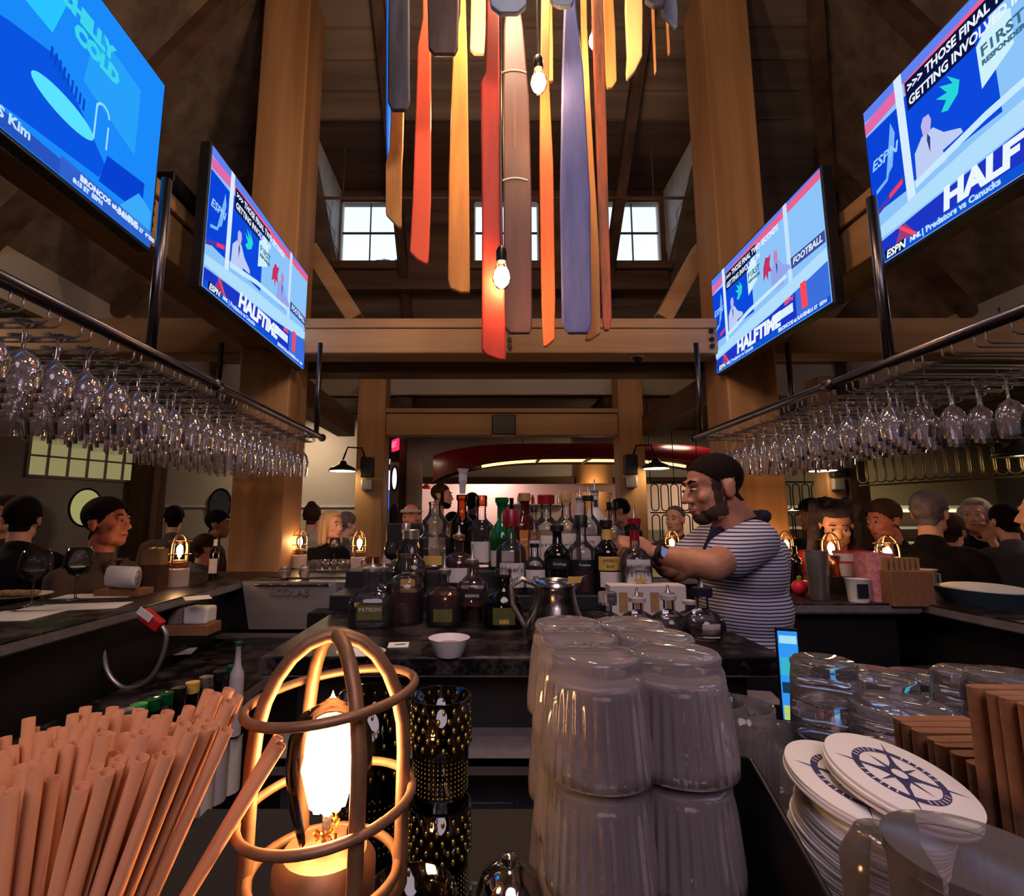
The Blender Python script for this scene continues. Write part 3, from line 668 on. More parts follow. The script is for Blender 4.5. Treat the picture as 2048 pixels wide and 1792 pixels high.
# ============================================================ TELEVISIONS
SCR = {}
def scol(r, g, b, k=1.0):
    key = (r, g, b, k)
    if key not in SCR: SCR[key] = emis('screen_colour', S(r, g, b), k)
    return SCR[key]
def tv(label, x, y0, y1, z0, z1, side):
    w = y1 - y0; h = z1 - z0
    t = thing('television', (x, (y0 + y1) / 2, (z0 + z1) / 2), label, 'television')
    s = side  # -1: on the left, faces +X ; reading direction +Y
    B().box(min(0, s * .05), max(0, s * .05), -w / 2 - .012, w / 2 + .012, -h / 2 - .012, h / 2 + .012).obj('housing', M['black'], t, bevel=.004)
    B().box(min(s * .05, s * .16), max(s * .05, s * .16), -.2, .2, -.15, .12).obj('wall_mount', M['blackmetal'], t)
    def P(u, v, k=0): return (-s * (.0015 + .0007 * k), (-s) * (u - .5) * w, (v - .5) * h)
    def poly(pts, c, k=1, name='screen_graphic', st=1.0):
        pp = [P(u, v, k) for u, v in pts]; b = B(); b.poly(pp); return b.obj(name, scol(*c, st), t)
    def rect(u0, v0, u1, v1, c, k=1, name='screen_graphic', st=1.0): return poly([(u0, v0), (u1, v0), (u1, v1), (u0, v1)], c, k, name, st)
    def tx(st, u, v, size, c, k=6, shear=0, align='LEFT', sx=1, bold=.0):
        p = P(u, v, k); return text(t, st, size * h, p, (pi / 2, 0, pi / 2 if s < 0 else -pi / 2), scol(*c), 'screen_lettering', .0001, align, shear, sx, bold or .0015)
    return t, poly, rect, tx
def sports(t, poly, rect, tx, clip=0):
    LB = (150, 205, 250); WH = (214, 236, 255)
    rect(0, 0, 1, 1, (140, 196, 250), 0, 'screen')
    rect(0, .93, 1, 1, (96, 130, 240)); poly([(0, .84), (.16, .87), (.16, .95), (0, .92)], (226, 104, 170), 2); poly([(.17, .86), (.55, .9), (1, .92), (1, .985), (.55, .96), (.17, .93)], (236, 96, 140), 2)
    rect(0, .32, .135, .83, (10, 66, 214), 2); rect(.16, .34, .44, .85, (12, 72, 220), 2); rect(.135, .25, .165, 1, WH, 3); rect(.74, .3, .77, 1, (196, 226, 250), 3)
    poly([(.095, .52), (.118, .70), (.105, .78), (.112, .64), (.07, .46), (.02, .43), (.02, .455), (.065, .48)], (120, 180, 250), 3)
    tx('ESPN', .012, .61, .085, (150, 205, 255), 4, .25)
    poly([(.0, .29), (.13, .38), (.13, .42), (.0, .33)], (70, 60, 180), 3); poly([(.07, .345), (.125, .375), (.125, .405), (.07, .375)], (240, 60, 100), 4)
    # captions
    poly([(.175, .83), (.50, .83), (.50, .92), (.175, .92)], (12, 18, 60), 4); poly([(.175, .75), (.40, .75), (.40, .835), (.175, .835)], (12, 18, 60), 4)
    tx('>>> THOSE FINAL TWO SECONDS', .182, .872, .072, (235, 244, 255), 6, .1, sx=.80); tx('GETTING INVOLVED IN', .182, .79, .072, (235, 244, 255), 6, .1, sx=.80)
    # bird emblems on the studio wall
    poly([(.30, .56), (.335, .60), (.345, .66), (.31, .74), (.325, .675), (.285, .72), (.305, .655), (.27, .67), (.30, .62), (.28, .58)], (40, 214, 216), 3)
    poly([(.55, .64), (.575, .72), (.60, .70), (.62, .72), (.605, .63), (.62, .56), (.59, .58), (.585, .50), (.57, .57), (.545, .53)], (196, 50, 96), 3)
    # first responders board
    poly([(.40, .52), (.49, .60), (.495, .77), (.455, .82), (.40, .74)], (206, 240, 250), 3); tx('F1RST', .41, .69, .075, (60, 110, 140), 5); tx('RESPONDER', .41, .635, .035, (60, 110, 140), 5)
    # presenters
    def man(u, v, k, suit, skin):
        poly([(u - .055, v - .16), (u - .05, v), (u - .02, v + .06), (u + .02, v + .06), (u + .05, v - .01), (u + .10, v - .06), (u + .105, v - .09), (u + .04, v - .10), (u + .05, v - .17)], suit, k)
        poly([(u - .014, v + .05), (u - .018, v + .12), (u - .008, v + .155), (u + .012, v + .15), (u + .018, v + .11), (u + .010, v + .05)], skin, k + 1)
        poly([(u + .0, v + .055), (u + .008, v + .02), (u + .002, v - .06), (u - .004, v + .02)], (50, 60, 130), k + 1)
    man(.23, .48, 4, (190, 205, 245), (190, 180, 236)); man(.66, .55, 4, (150, 165, 235), (196, 130, 190))
    # desk
    poly([(0, .22), (.35, .30), (.78, .36), (1, .40), (1, .28), (.6, .22), (.2, .17), (0, .15)], (176, 222, 252), 5); poly([(.17, .33), (.40, .40), (.72, .44), (.74, .41), (.40, .36), (.17, .29)], (200, 234, 255), 6)
    rect(.77, .44, 1, .53, (60, 76, 150), 6); tx('FOOTBALL', .785, .485, .07, (220, 240, 255), 8, .2)
    # lower third
    poly([(0, .0), (0, .13), (.2, .16), (.6, .21), (.78, .25), (.78, 0)], (30, 52, 196), 6); poly([(.78, 0), (.78, .25), (1, .3), (1, 0)], (60, 110, 220), 6)
    poly([(.07, .05), (.10, .14), (.12, .14), (.16, .03)], (150, 60, 130), 7); poly([(.09, .14), (.105, .14), (.16, .045), (.145, .04)], (255, 70, 80), 8)
    tx('HALFTIME', .25, .115, .155, (235, 246, 255), 9, .15, sx=1.02, bold=.006)
    rect(.60, .11, .76, .18, (215, 240, 255), 8); tx('ESPN', .70, .215, .05, (255, 90, 110), 9, .2); rect(.82, .08, .86, .28, (255, 70, 90), 8)
    rect(0, 0, 1, .05, (14, 84, 214), 9); rect(.03, .005, .11, .06, (12, 20, 50), 10); tx('ESPN', .035, .03, .06, (235, 246, 255), 11, .25)
    tx('NHL', .13, .03, .035, (220, 236, 255), 11, .2); tx('| Predators vs Canucks', .175, .03, .045, (190, 220, 255), 11)
    tx('BRONCOS at RAVENS', .64, .03, .042, (220, 236, 255), 11); tx('8:15 ET  ESPN', .86, .028, .035, (200, 225, 255), 11)
sports(*tv('television at left beside the big timber post showing the halftime show', -1.26, 2.145, 3.42, 2.475, 3.16, -1))
sports(*tv('television at right beside the big timber post showing the halftime show', 1.62, 2.26, 3.445, 2.45, 3.13, 1))
sports(*tv('nearest right television with large closed captions and the halftime show', 1.62, .76, 1.965, 2.475, 3.165, 1))
t, poly, rect, tx = tv('nearest left television showing a blue advert with a kitchen tap', -1.26, .575, 1.79, 2.455, 3.135, -1)
rect(0, 0, 1, 1, (26, 138, 250), 0, 'screen')
poly([(0, .40), (.45, .60), (.60, .58), (.66, 1), (0, 1)], (40, 196, 255), 1); poly([(0, .10), (.5, .44), (.62, .50), (.80, .22), (.78, .14), (0, .0)], (10, 84, 226), 2)
b = [(.655 + .095 * cos(a), .31 + .055 * sin(a) - .012 * cos(a)) for a in [2 * pi * k / 28 for k in range(28)]]; poly(b, (90, 226, 255), 3)
for k in range(9): rect(.60 + k * .013, .46 - k * .010, .607 + k * .013, .52 - k * .010, (10, 70, 200), 3)
for a, c in ((.745, .48), (.79, .42)): rect(a, .30, a + .006, c, (150, 220, 255), 4)
poly([(.745 + .025 - .025 * cos(a), .46 + .05 * sin(a)) for a in [pi * k / 10 for k in range(11)]] + [(.745 + .025 + .019 * cos(a), .46 + .038 * sin(a)) for a in [pi * k / 10 for k in range(11)]], (150, 220, 255), 4)
poly([(.78, .12), (.95, .14), (.95, .32), (.80, .28)], (6, 66, 208), 4); poly([(.70, .52), (.90, .42), (.90, .80), (.72, .84)], (38, 160, 250), 1); poly([(.86, .09), (.99, .06), (.99, .2), (.93, .24)], (60, 170, 250), 5)
tx('CHILLY', .60, .80, .10, (60, 214, 236), 5, 0, bold=.005); tx('COLD', .655, .705, .10, (60, 214, 236), 5, 0, bold=.005)
tx('NS Kim', .47, .055, .06, (190, 225, 255), 9); rect(0, 0, 1, .07, (40, 84, 190), 5); rect(.66, .0, 1, .09, (50, 100, 210), 5)
tx('BRONCOS at RAVENS', .72, .06, .04, (220, 236, 255), 7); tx('8:15 ET  ESPN', .70, .025, .03, (200, 225, 255), 7)
tx('CARDINALS 27  49ERS 31', .85, .05, .03, (200, 225, 255), 7)

# ============================================================ GLASS RACKS
def wine_mesh(h=.21, r=.04, seg=14, foot=.034):      # hanging upside down, origin at the foot
    p = [(foot, -.002), (foot * .5, -.006), (.006, -.014), (.0042, -.03), (.0042, -.085), (.008, -.092), (r * .6, -.105), (r * .95, -.13), (r, -.15), (r * .93, -.18), (r * .80, -h)]
    b = B(); b.lathe([(r_, z) for r_, z in p], seg); b.f = [f for f in b.f if len(f) == 4]; 
    n = len(b.v); b.f.append(tuple(range(seg)))
    return b.mesh('hanging_wine_glass', True)
def flute_mesh(h=.235, r=.031, seg=12, foot=.03):
    p = [(foot, -.002), (foot * .4, -.006), (.005, -.014), (.004, -.075), (.008, -.082), (r * .7, -.10), (r, -.135), (r * .98, -.18), (r * .82, -h)]
    b = B(); b.lathe(p, seg); b.f = [f for f in b.f if len(f) == 4]; b.f.append(tuple(range(seg))); return b.mesh('hanging_flute', True)
def goblet_mesh(h=.17, r=.046, seg=16, foot=.036):
    p = [(foot, -.002), (foot * .5, -.006), (.006, -.014), (.0045, -.03), (.0045, -.07), (.009, -.076), (r * .7, -.09), (r, -.12), (r * .98, -.145), (r * .86, -h)]
    b = B(); b.lathe(p, seg); b.f = [f for f in b.f if len(f) == 4]; b.f.append(tuple(range(seg))); return b.mesh('hanging_goblet', True)
WG, FG, GG = wine_mesh(), flute_mesh(), goblet_mesh()
for me in (WG, FG, GG): me.materials.append(M['wineglass'])
def rack(side, xi, xo, y0, y1, label, hang):
    t = thing('glass_rack', (0, 0, 1.99), label, 'rack'); s = side
    for x in (xi, xo): B().tube([(x, y0, 0), (x, y1 + .03, 0)], .019, 12).obj('rail', M['darksteel'], t, smooth=True)
    for x in (xi, xo): B().ell((x, y1 + .04, 0), (.027, .03, .027), 12, 8).obj('end_knob', M['darksteel'], t, smooth=True)
    for y in (y0, y1 - .03): B().tube([(xi, y, 0), (xo, y, 0)], .014, 8).obj('cross_pipe', M['darksteel'], t, smooth=True)
    for x, y in hang: B().tube([(x, y, 0), (x, y, .62)], .017, 10).obj('hanger_pipe', M['darksteel'], t, smooth=True)
    B().tube([(xi, 2.0, -.0), (xi, 2.05, 0)], .026, 12).obj('coupling', M['darksteel'], t, smooth=True)
    w = B(); a = xi + (.0); d = -1 if xo < xi else 1
    for off in (-.017, .017): w.tube([(xi, off, 0), (xi, off, -.045), (xi + d * .012, off, -.052), (xo - d * .012, off, -.052), (xo, off, -.045), (xo, off, 0)], .0032, 5)
    me = w.mesh('wire_slot', True); n = int((y1 - y0 - .06) / .105)
    ys = []
    for k in range(n):
        y = y0 + .07 + k * .105; link('wire_slot', me, M['steel'], t, loc=(0, y, 0)); ys.append(y)
    return ys
ysL = rack(-1, -1.10, -1.76, .86, 3.36, 'steel pipe glass rack hanging over the left bar', [(-1.10, 1.62), (-1.10, 3.28), (-1.76, 1.62), (-1.76, 3.28)])
ysR = rack(1, 1.41, 2.02, .80, 3.36, 'steel pipe glass rack hanging over the right bar', [(1.41, 1.72), (1.41, 3.28), (2.02, 1.72), (2.02, 3.28)])
random.seed(11)
ROWN = ('innermost', 'second', 'third', 'fourth', 'fifth', 'outermost')
for i, y in enumerate(ysL):
    for k in range(6):
        x = -1.165 - k * .103
        if y < 1.7: me, nm, g, lb = GG, 'wine_goblet', 'wide goblets hanging on the left rack', 'wide goblet hanging upside down near the front of the left rack'
        elif y < 2.35: me, nm, g, lb = WG, 'wine_glass', 'wine glasses hanging on the left rack', 'clear wine glass hanging upside down in the middle of the left rack'
        else: me, nm, g, lb = FG, 'flute_glass', 'tall slim glasses hanging on the left rack', 'tall slim glass hanging upside down at the far end of the left rack'
        o = link(nm, me, None, None, loc=(x + random.uniform(-.006, .006), y, 1.99 - .043), rot=(random.uniform(-.02, .02), random.uniform(-.02, .02), random.uniform(0, 6)))
        tag(o, lb.split(' hanging')[0] + f' in the {ROWN[k]} row of the left rack, {ordn(i)} from its near end', 'glass', g)
for i, y in enumerate(ysR):
    for k in range(5):
        x = 1.475 + k * .108
        if y < 1.75 and (k in (0, 1, 2) or y < 1.2 and k != 3): continue
        if y > 2.6: me, nm, g, lb = FG, 'flute_glass', 'slim glasses hanging on the right rack', 'slim glass hanging upside down at the far end of the right rack'
        elif y > 1.7: me, nm, g, lb = WG, 'wine_glass', 'wine glasses hanging on the right rack', 'clear wine glass hanging upside down in the middle of the right rack'
        else: me, nm, g, lb = GG, 'wine_goblet', 'goblets hanging on the right rack', 'goblet hanging upside down near the front of the right rack'
        o = link(nm, me, None, None, loc=(x + random.uniform(-.006, .006), y, 1.99 - .043), rot=(random.uniform(-.02, .02), random.uniform(-.02, .02), random.uniform(0, 6)))
        tag(o, lb.split(' hanging')[0] + f' in the {ROWN[k]} row of the right rack, {ordn(i)} from its near end', 'glass', g)

# ============================================================ PADDLE CHANDELIER
def paint(name, c, wear=None, sc=5, m=.3, rough=.55): return mat(name, c, rough, spec=.3, col2=wear, mott=0 if wear else m, scale=sc, stretch=(3, 3, .35), bump=.12)
PC = dict(blue=paint('bright_blue_paint', S(20, 96, 230), m=.1), navy=paint('weathered_navy_paint', S(66, 66, 84), S(36, 32, 38)), yel=paint('yellow_wood', S(222, 160, 84), S(180, 120, 60)),
          coral=paint('coral_paint', S(236, 96, 66), m=.08), drk=paint('dark_weathered_board', S(84, 66, 66), S(54, 42, 46)), oak=paint('honey_wood', S(226, 156, 78), S(196, 124, 58)),
          pale=paint('pale_wood', S(232, 190, 130), m=.15), red=paint('red_paint', S(206, 62, 44), S(184, 52, 40)), mau=paint('mauve_brown_paint', S(92, 60, 60), S(74, 50, 54)),
          slate=paint('slate_blue_paint', S(110, 122, 150), m=.2), org=paint('orange_paint', S(236, 118, 62), S(214, 96, 50)), lav=paint('lavender_blue_paint', S(104, 108, 168), S(78, 84, 140), sc=7),
          patch=paint('patched_orange_paint', S(230, 116, 68), S(112, 88, 74), sc=9), tan=paint('tan_wood', S(214, 152, 92), S(180, 124, 72)))
def paddle(label, Y, key, pts, name='paddle', extra=(), thick=.022, top=5.0, rz=0):
    # pts: left edge / right edge given as (row, left, right) from the upper to the lower end
    c0 = onY(sum((p[1] + p[2]) / 2 for p in pts) / len(pts), pts[-1][0], Y)
    L = []; R = []
    for row, a, b_ in pts:
        ca = onY((a + b_) / 2, row, Y); wv = (b_ - a) * Y / F / 2 / max(.8, ray(0, row)[1])
        L.append((-wv + ca.x - c0.x, ca.z - c0.z)); R.append((wv + ca.x - c0.x, ca.z - c0.z))
    # upper ones outside the frame run on as a handle
    t = thing(name, (c0.x, Y, c0.z), label, 'paddle', 'paddles of the hanging chandelier', rz=rz)
    poly = L + R[::-1]
    b = B(); b.prism(poly, (0, 0, 0), (1, 0, 0), (0, 0, 1), (0, 1, 0), thick); o = b.obj('blade', PC[key], t, bevel=.006)
    ztop = poly[0][1]; xt = (L[0][0] + R[0][0]) / 2
    B().tube([(xt, 0, ztop - .02), (xt, 0, 5.5 - c0.z)], .0025, 5).obj('cord', M['black'], t)
    return t
T = paddle
T('narrow bright blue paddle at the far left of the chandelier', 2.28, 'blue', [(-60, 773, 781), (250, 772, 781), (345, 774, 779)])
T('weathered navy blade in front of the bright blue paddle', 1.82, 'navy', [(-90, 780, 818), (60, 777, 819), (205, 776, 820), (222, 784, 812)])
T('yellow wooden blade with a notched slanting lower end', 2.08, 'yel', [(-60, 788, 800), (200, 784, 808), (300, 779, 806), (330, 772, 804), (430, 772, 803), (445, 786, 803), (457, 798, 802)])
T('coral red paddle with a slim neck, second from left', 1.98, 'coral', [(-80, 846, 856), (40, 846, 858), (95, 836, 862), (400, 826, 862), (505, 820, 858), (520, 834, 857), (529, 850, 855)])
T('short dark weathered blade left of the centre', 1.66, 'drk', [(-110, 862, 912), (0, 855, 918), (98, 857, 916), (110, 868, 910)])
T('honey coloured oar with a swelling blade', 2.02, 'oak', [(-70, 922, 930), (30, 920, 932), (120, 906, 935), (350, 898, 938), (560, 896, 940), (578, 900, 940), (587, 922, 939)])
T('short pale wooden blade with a dark scored end', 2.14, 'pale', [(-80, 944, 972), (60, 941, 971), (100, 940, 969), (109, 948, 968)])
r = T('long red paddle hanging lowest in the middle', 1.74, 'red', [(-100, 976, 998), (150, 970, 999), (168, 962, 1000), (460, 964, 1006), (700, 963, 1012), (712, 972, 1012), (722, 1000, 1012)])
g = T('broad mauve brown paddle with faded painted lettering beside the red one', 1.96, 'mau', [(20, 1012, 1040), (60, 1008, 1046), (200, 1006, 1058), (400, 1007, 1063), (655, 1008, 1064), (668, 1020, 1060)])
for row in (150, 365):
    p = onY(1033, row, 1.96); B().tube([(-.052 + .104 * k / 6, -.0125, p.z - g.location.z + .012 * sin(pi * k / 6)) for k in range(7)], .0035, 5).obj('stripe', M['white'], g)
text(g, 'Ocean Grille', .05, (.012, -.0125, onY(1033, 260, 1.96).z - g.location.z), (pi / 2, -pi / 2, 0), mat('faded_lettering', S(140, 108, 106), .7), 'faded_lettering') if False else None
B().box(-.001, .001, -.013, -.012, onY(1033, 300, 1.96).z - g.location.z, onY(1033, 180, 1.96).z - g.location.z).obj('faded_mark', mat('faded_mark', S(136, 104, 102), .7), g)
T('round ended slate grey blade over the mauve paddle', 1.5, 'slate', [(-140, 985, 1045), (-20, 976, 1056), (15, 982, 1052), (29, 1000, 1036)])
T('slate blue blade tip right of the middle', 1.56, 'slate', [(-120, 1108, 1140), (-10, 1096, 1150), (8, 1104, 1146), (15, 1118, 1142)])
T('orange oar with a long slanting tip behind the upper bulb', 1.88, 'org', [(-80, 1084, 1100), (170, 1080, 1098), (330, 1079, 1106), (600, 1083, 1110), (680, 1086, 1109), (694, 1088, 1092)])
T('slim orange blade beside the upper bulb cord', 2.2, 'tan', [(-90, 1088, 1102), (100, 1092, 1106), (165, 1094, 1106)])
T('wide lavender blue paddle right of the middle', 1.78, 'lav', [(-60, 1132, 1146), (20, 1128, 1152), (140, 1124, 1166), (400, 1120, 1180), (650, 1124, 1182), (668, 1136, 1176)])
T('tan wooden paddle behind the wide blue paddle', 2.1, 'tan', [(-70, 1160, 1172), (60, 1162, 1174), (200, 1166, 1180), (500, 1178, 1198), (668, 1172, 1201), (682, 1170, 1180)])
T('orange pole shaped paddle with peeling patches', 1.84, 'patch', [(-90, 1180, 1200), (70, 1185, 1208), (400, 1196, 1216), (640, 1205, 1223), (662, 1208, 1218)])
T('tan blade behind the patched orange pole', 2.2, 'tan', [(-70, 1204, 1222), (60, 1207, 1230), (165, 1212, 1233), (178, 1214, 1224)])
T('pale blade with a pointed end on the right', 2.05, 'pale', [(-80, 1252, 1280), (20, 1250, 1285), (115, 1254, 1284), (145, 1252, 1270), (160, 1253, 1258)])
T('thin tan stick hanging right of the pale pointed blade', 2.3, 'tan', [(-60, 1300, 1306), (148, 1309, 1312)])
T('shorter thin tan stick at the right', 2.32, 'tan', [(-60, 1327, 1332), (110, 1336, 1340)])
T('slate blade tip at the far right of the chandelier', 2.15, 'slate', [(-90, 1312, 1346), (30, 1324, 1355), (58, 1350, 1354)])
T('dark blade tip beside the far right slate blade', 1.9, 'navy', [(-90, 1282, 1322), (5, 1290, 1330), (15, 1306, 1328)])
def hang_bulb(p, label, ztop=5.4, r=.032, power=6):
    t = thing('pendant_bulb', p, label, 'bulb', 'bare bulbs of the chandelier')
    B().tube([(0, 0, .10), (0, 0, ztop - p.z)], .004, 6).obj('cord', M['black'], t)
    B().lathe([(.016, .045), (.019, .05), (.019, .085), (.012, .10), (.004, .105)], 16).obj('socket', M['blackmetal'], t, smooth='auto')
    B().lathe([(.001, -.055), (r * .6, -.048), (r, -.022), (r * .95, .0), (.016, .035), (.014, .048)], 18).obj('glass', M['window'], t, smooth=True)
    B().lathe([(.001, -.044), (r * .65, -.036), (r * .9, -.015), (r * .75, .01), (.004, .03)], 14).obj('filament_glow', M['bulbfar'], t, smooth=True)  # solid blob, widened to carry the bloom around the filament
hang_bulb(onY(1003, 548, 1.68), 'glowing bulb hanging in front of the long red paddle')
hang_bulb(onY(1077, 160, 1.72), 'glowing bulb hanging beside the orange oar')
hang_bulb(onY(1190, 160, 1.9) + Vector((.02, .05, .25)), 'glowing bulb behind the top of the patched orange pole')
hang_bulb(Vector((.12, 2.0, 4.3)), 'upper glowing bulb above the middle of the chandelier'); hang_bulb(Vector((-.2, 2.15, 4.1)), 'upper glowing bulb above the left paddles')
# ============================================================ COUNTERS
BZ = 1.11; IZ = 1.17
def counter(name, label, x0, x1, y0, y1, z=BZ, base=True, cat='counter', inset=(.06, .06, .06, .06), th=.04, em='edge'):
    t = thing(name, ((x0 + x1) / 2, (y0 + y1) / 2, 0), label, cat); cx, cy_ = (x0 + x1) / 2, (y0 + y1) / 2
    B().box(x0 - cx, x1 - cx, y0 - cy_, y1 - cy_, z - th + .006, z).obj('worktop', M['granite'], t, bevel=.004)
    B().box(x0 - cx + .004, x1 - cx - .004, y0 - cy_ + .004, y1 - cy_ - .004, z - th, z - th + .006).obj('underside', M['edge'], t)
    e = B(); w, d = (x1 - x0) / 2, (y1 - y0) / 2; q = .0015
    for a in ((-w - q, -w, -d, d), (w, w + q, -d, d), (-w, w, -d - q, -d), (-w, w, d, d + q)): e.box(*a, z - th + .006, z - .006)
    e.obj('edge_strip', M[em], t)
    if base: B().box(x0 - cx + inset[0], x1 - cx - inset[1], y0 - cy_ + inset[2], y1 - cy_ - inset[3], 0, z - th).obj('body', M['cab'], t)
    return t
counter('bar_counter', 'long dark granite bar counter along the left with a pale edge', -1.90, -1.33, .66, 3.38)
counter('bar_counter', 'dark granite bar counter along the right with a pale edge', 1.77, 2.20, .66, 3.38)
counter('bar_counter', 'dark granite bar counter across the back between the big posts', -1.30, 1.64, 3.06, 3.70)
nb = counter('bar_counter', 'near dark granite bar counter under the foreground lamp and glasses', -1.90, 2.34, -.12, .64)
B().box(-.62, -.0 + .12, -.06, .36, BZ, BZ + .008).obj('bar_mat', M['rubber'], None, loc=(.47, .27, 0)); bm_ = bpy.data.objects['bar_mat']; tag(bm_, 'black rubber mat under the stacked fluted tumblers', 'mat'); bm_.location = (.30, .28, 0)
sv = counter('service_counter', 'black service counter behind the bartender with garnish tubs', 1.20, 1.755, 2.12, 2.95)
isl = counter('island_counter', 'black granite island crowded with liquor bottles', -.46, .62, 1.09, 2.12, IZ, em='granite')
# island front: apron, recessed panels, metal ledge
B().box(-.50, .50, -.47, -.455, .35, 1.0).obj('door_panel', M['cabpanel'], isl)
for x0, x1 in ((-.22, -.02), (.02, .3)): B().box(x0, x1, -.48, -.47, .45, .88).obj('door_panel', M['cabpanel'], isl, bevel=.004)
B().box(-.5, .5, -.60, -.455, 1.0, 1.012).obj('ledge', M['edge'], isl)
B().box(-.5, .5, -.60, -.595, .985, 1.012).obj('ledge_lip', M['steel'], isl)
# tier shelves on the island
for k, (y0, y1, z1) in enumerate(((1.62, 1.80, IZ + .045), (1.80, 2.10, IZ + .10))):
    tag(B().box(-.48, .46, y0, y1, IZ, z1).obj('bottle_riser', M['cab'], bevel=.003), ('lower', 'upper')[k] + ' black riser step under the ' + ('middle', 'rear') [k] + ' bottles', 'shelf')
# underbar work shelf left, rail of bottles
ub = counter('work_shelf', 'speckled low work shelf under the left bar', -1.32, -.86, .7, 3.0, .84, th=.05)
counter('low_bench', 'low black bench below the right bar with an ice well', 1.20, 1.76, .7, 2.1, .88)
# dishwasher
p = onY(585, 1210, 2.86)
dw = thing('glass_washer', (p.x, 2.86, 0), 'stainless steel glass washer with embossed name under the back bar', 'machine')
zt, zb2 = onY(585, 1163, 2.86).z, onY(585, 1256, 2.86).z; hw = .235
B().box(-hw - .14, hw + .03, .02, .20, 0, zt - .01).obj('cabinet', M['darksteel'], dw, bevel=.006)
b = B(); b.add([(-hw + .02, -.04, zb2), (hw, -.04, zb2), (hw, .0, zt), (-hw - .05, .0, zt), (-hw + .02, .02, zb2), (hw, .02, zb2), (hw, .03, zt), (-hw - .05, .03, zt)], [(0, 1, 2, 3), (7, 6, 5, 4), (0, 4, 5, 1), (1, 5, 6, 2), (2, 6, 7, 3), (3, 7, 4, 0)])
b.obj('lid', M['steel'], dw, bevel=.004)
B().tube([(-.2, -.02, zt - .015), (.2, -.02, zt - .015)], .008, 8).obj('handle', M['chrome'], dw)
text(dw, 'ECOLAB', .058, (-.01, -.024, zt - .055), (radians(80), 0, 0), M['edge'], 'embossed_lettering', .003)
B().box(hw + .005, hw + .05, -.03, .02, zb2 + .04, zt).obj('control_strip', M['edge'], dw)
B().ell((hw + .028, -.032, zb2 + .11), (.006, .003, .006), 8, 6).obj('red_light', emis('red_led', (1, .05, .05, 1), 4), dw)
for k in range(3): B().ell((hw + .028, -.032, zb2 + .15 + .03 * k), (.005, .003, .005), 8, 6).obj('button', M['black'], dw)
B().box(-hw - .16, hw + .1, -.12, -.05, zb2 - .03, zb2 - .015).obj('drip_ledge', M['steel'], dw)

# ============================================================ CAGED BULB LAMPS
def cage_lamp(loc, label, big=False, rz=0, tilt=0, base=None, power=1.0, group='caged bulb lamps on the bar'):
    t = thing('cage_lamp', loc, label, 'lamp', group, rot=(0, tilt * .6, rz)); sg = 40 if big else 20
    m = M['brass']; zc = .095
    B().lathe([(.050, 0), (.052, .004), (.052, .080), (.046, .088), (.040, .088), (.040, .04)] if big else [(.052, 0), (.052, .085), (.045, .09)], sg).obj('base', base or M['c_brown'], t, smooth='auto')
    B().lathe([(.030, .088), (.032, .092), (.032, .122), (.026, .130), (.018, .130)], sg).obj('socket', m, t, smooth='auto')
    for k, a in enumerate((.2, 2.2) if big else (pi / 4 + .35, 3 * pi / 4 + .35)):
        pts = []; R = .048; zt = .262; zs = .185
        pts.append((-R * .80, .083)); pts.append((-R, .105)); pts.append((-R, zs))
        for j in range(1, 13): q = pi * j / 13; pts.append((-R * cos(q), zs + (zt - zs) * sin(q)))
        pts += [(R, zs), (R, .105), (R * .80, .083)]
        B().tube([(x * cos(a), x * sin(a), z) for x, z in pts], .0048, 10 if big else 6).obj('hoop', m, t, smooth=True)
    for R, z in ((.054, .224), (.054, .158)):
        B().tube([(R * cos(q), R * sin(q), z + (.13 * R * cos(q) if big else 0)) for q in [2 * pi * j / sg for j in range(sg)]], .0030, 8 if big else 5, closed=True).obj('ring', m, t, smooth=True)
    B().tube([(.046 * cos(q), .046 * sin(q), .118) for q in [2 * pi * j / sg for j in range(sg)]], .0032, 8 if big else 5, closed=True).obj('collar_ring', m, t, smooth=True)
    bl = B().lathe([(.013, .124), (.016, .134), (.024, .158), (.0275, .180), (.0265, .198), (.020, .211), (.008, .218), (.002, .222), (.0005, .226)], sg).obj('bulb', M['window'], t, smooth=True)
    if big:
        f = B()
        for j in range(9):
            q = 2 * pi * j / 9; f.tube([(.008 * cos(q), .008 * sin(q), .156), (.0145 * cos(q + .2), .0145 * sin(q + .2), .180), (.010 * cos(q + .35), .010 * sin(q + .35), .203)], .0036, 6)
        f.lathe([(.002, .157), (.010, .163), (.0125, .180), (.011, .192), (.003, .200)], 12)  # solid core between the wires, shaped as their bloom
        f.obj('filament_glow', M['bulb'], bl, smooth=True)
        B().tube([(0, 0, .124), (0, 0, .150)], .003, 6).obj('stem', M['solidglass'], bl)
        g = B()
        for j in range(10): q = j * .9; g.tube([(.006 * cos(q), .006 * sin(q), .128 + .002 * j), (.008 * cos(q + 1), .008 * sin(q + 1), .135 + .002 * j)], .0009, 4)
        g.obj('support_wire', M['gold'], bl)
    else:
        B().lathe([(.001, .140), (.009, .152), (.015, .172), (.015, .188), (.008, .202), (.001, .206)], 12).obj('filament_glow', M['bulbfar'], bl, smooth=True)  # glow modelled as one solid blob instead of wires
    return t
woodb = mat('lamp_wood_base', S(176, 128, 92), .5, mott=.25, scale=6)
whiteb = mat('lamp_pale_base', S(190, 170, 160), .6)
cage_lamp(onY(640, 1790, .36) + Vector((.001, 0, -.105)), 'big brass caged bulb lamp glowing in the foreground', True, 0, radians(1), woodb)
fl = bpy.data.objects['cage_lamp']; fl.location.z = BZ
def L(px, py, label, rz, base=whiteb, z=BZ): 
    p = onZ(px, py, z); cage_lamp(p, label, False, rz, 0, base)
L(354, 1172, 'caged bulb lamp on the left bar beside the rolled coasters', .3)
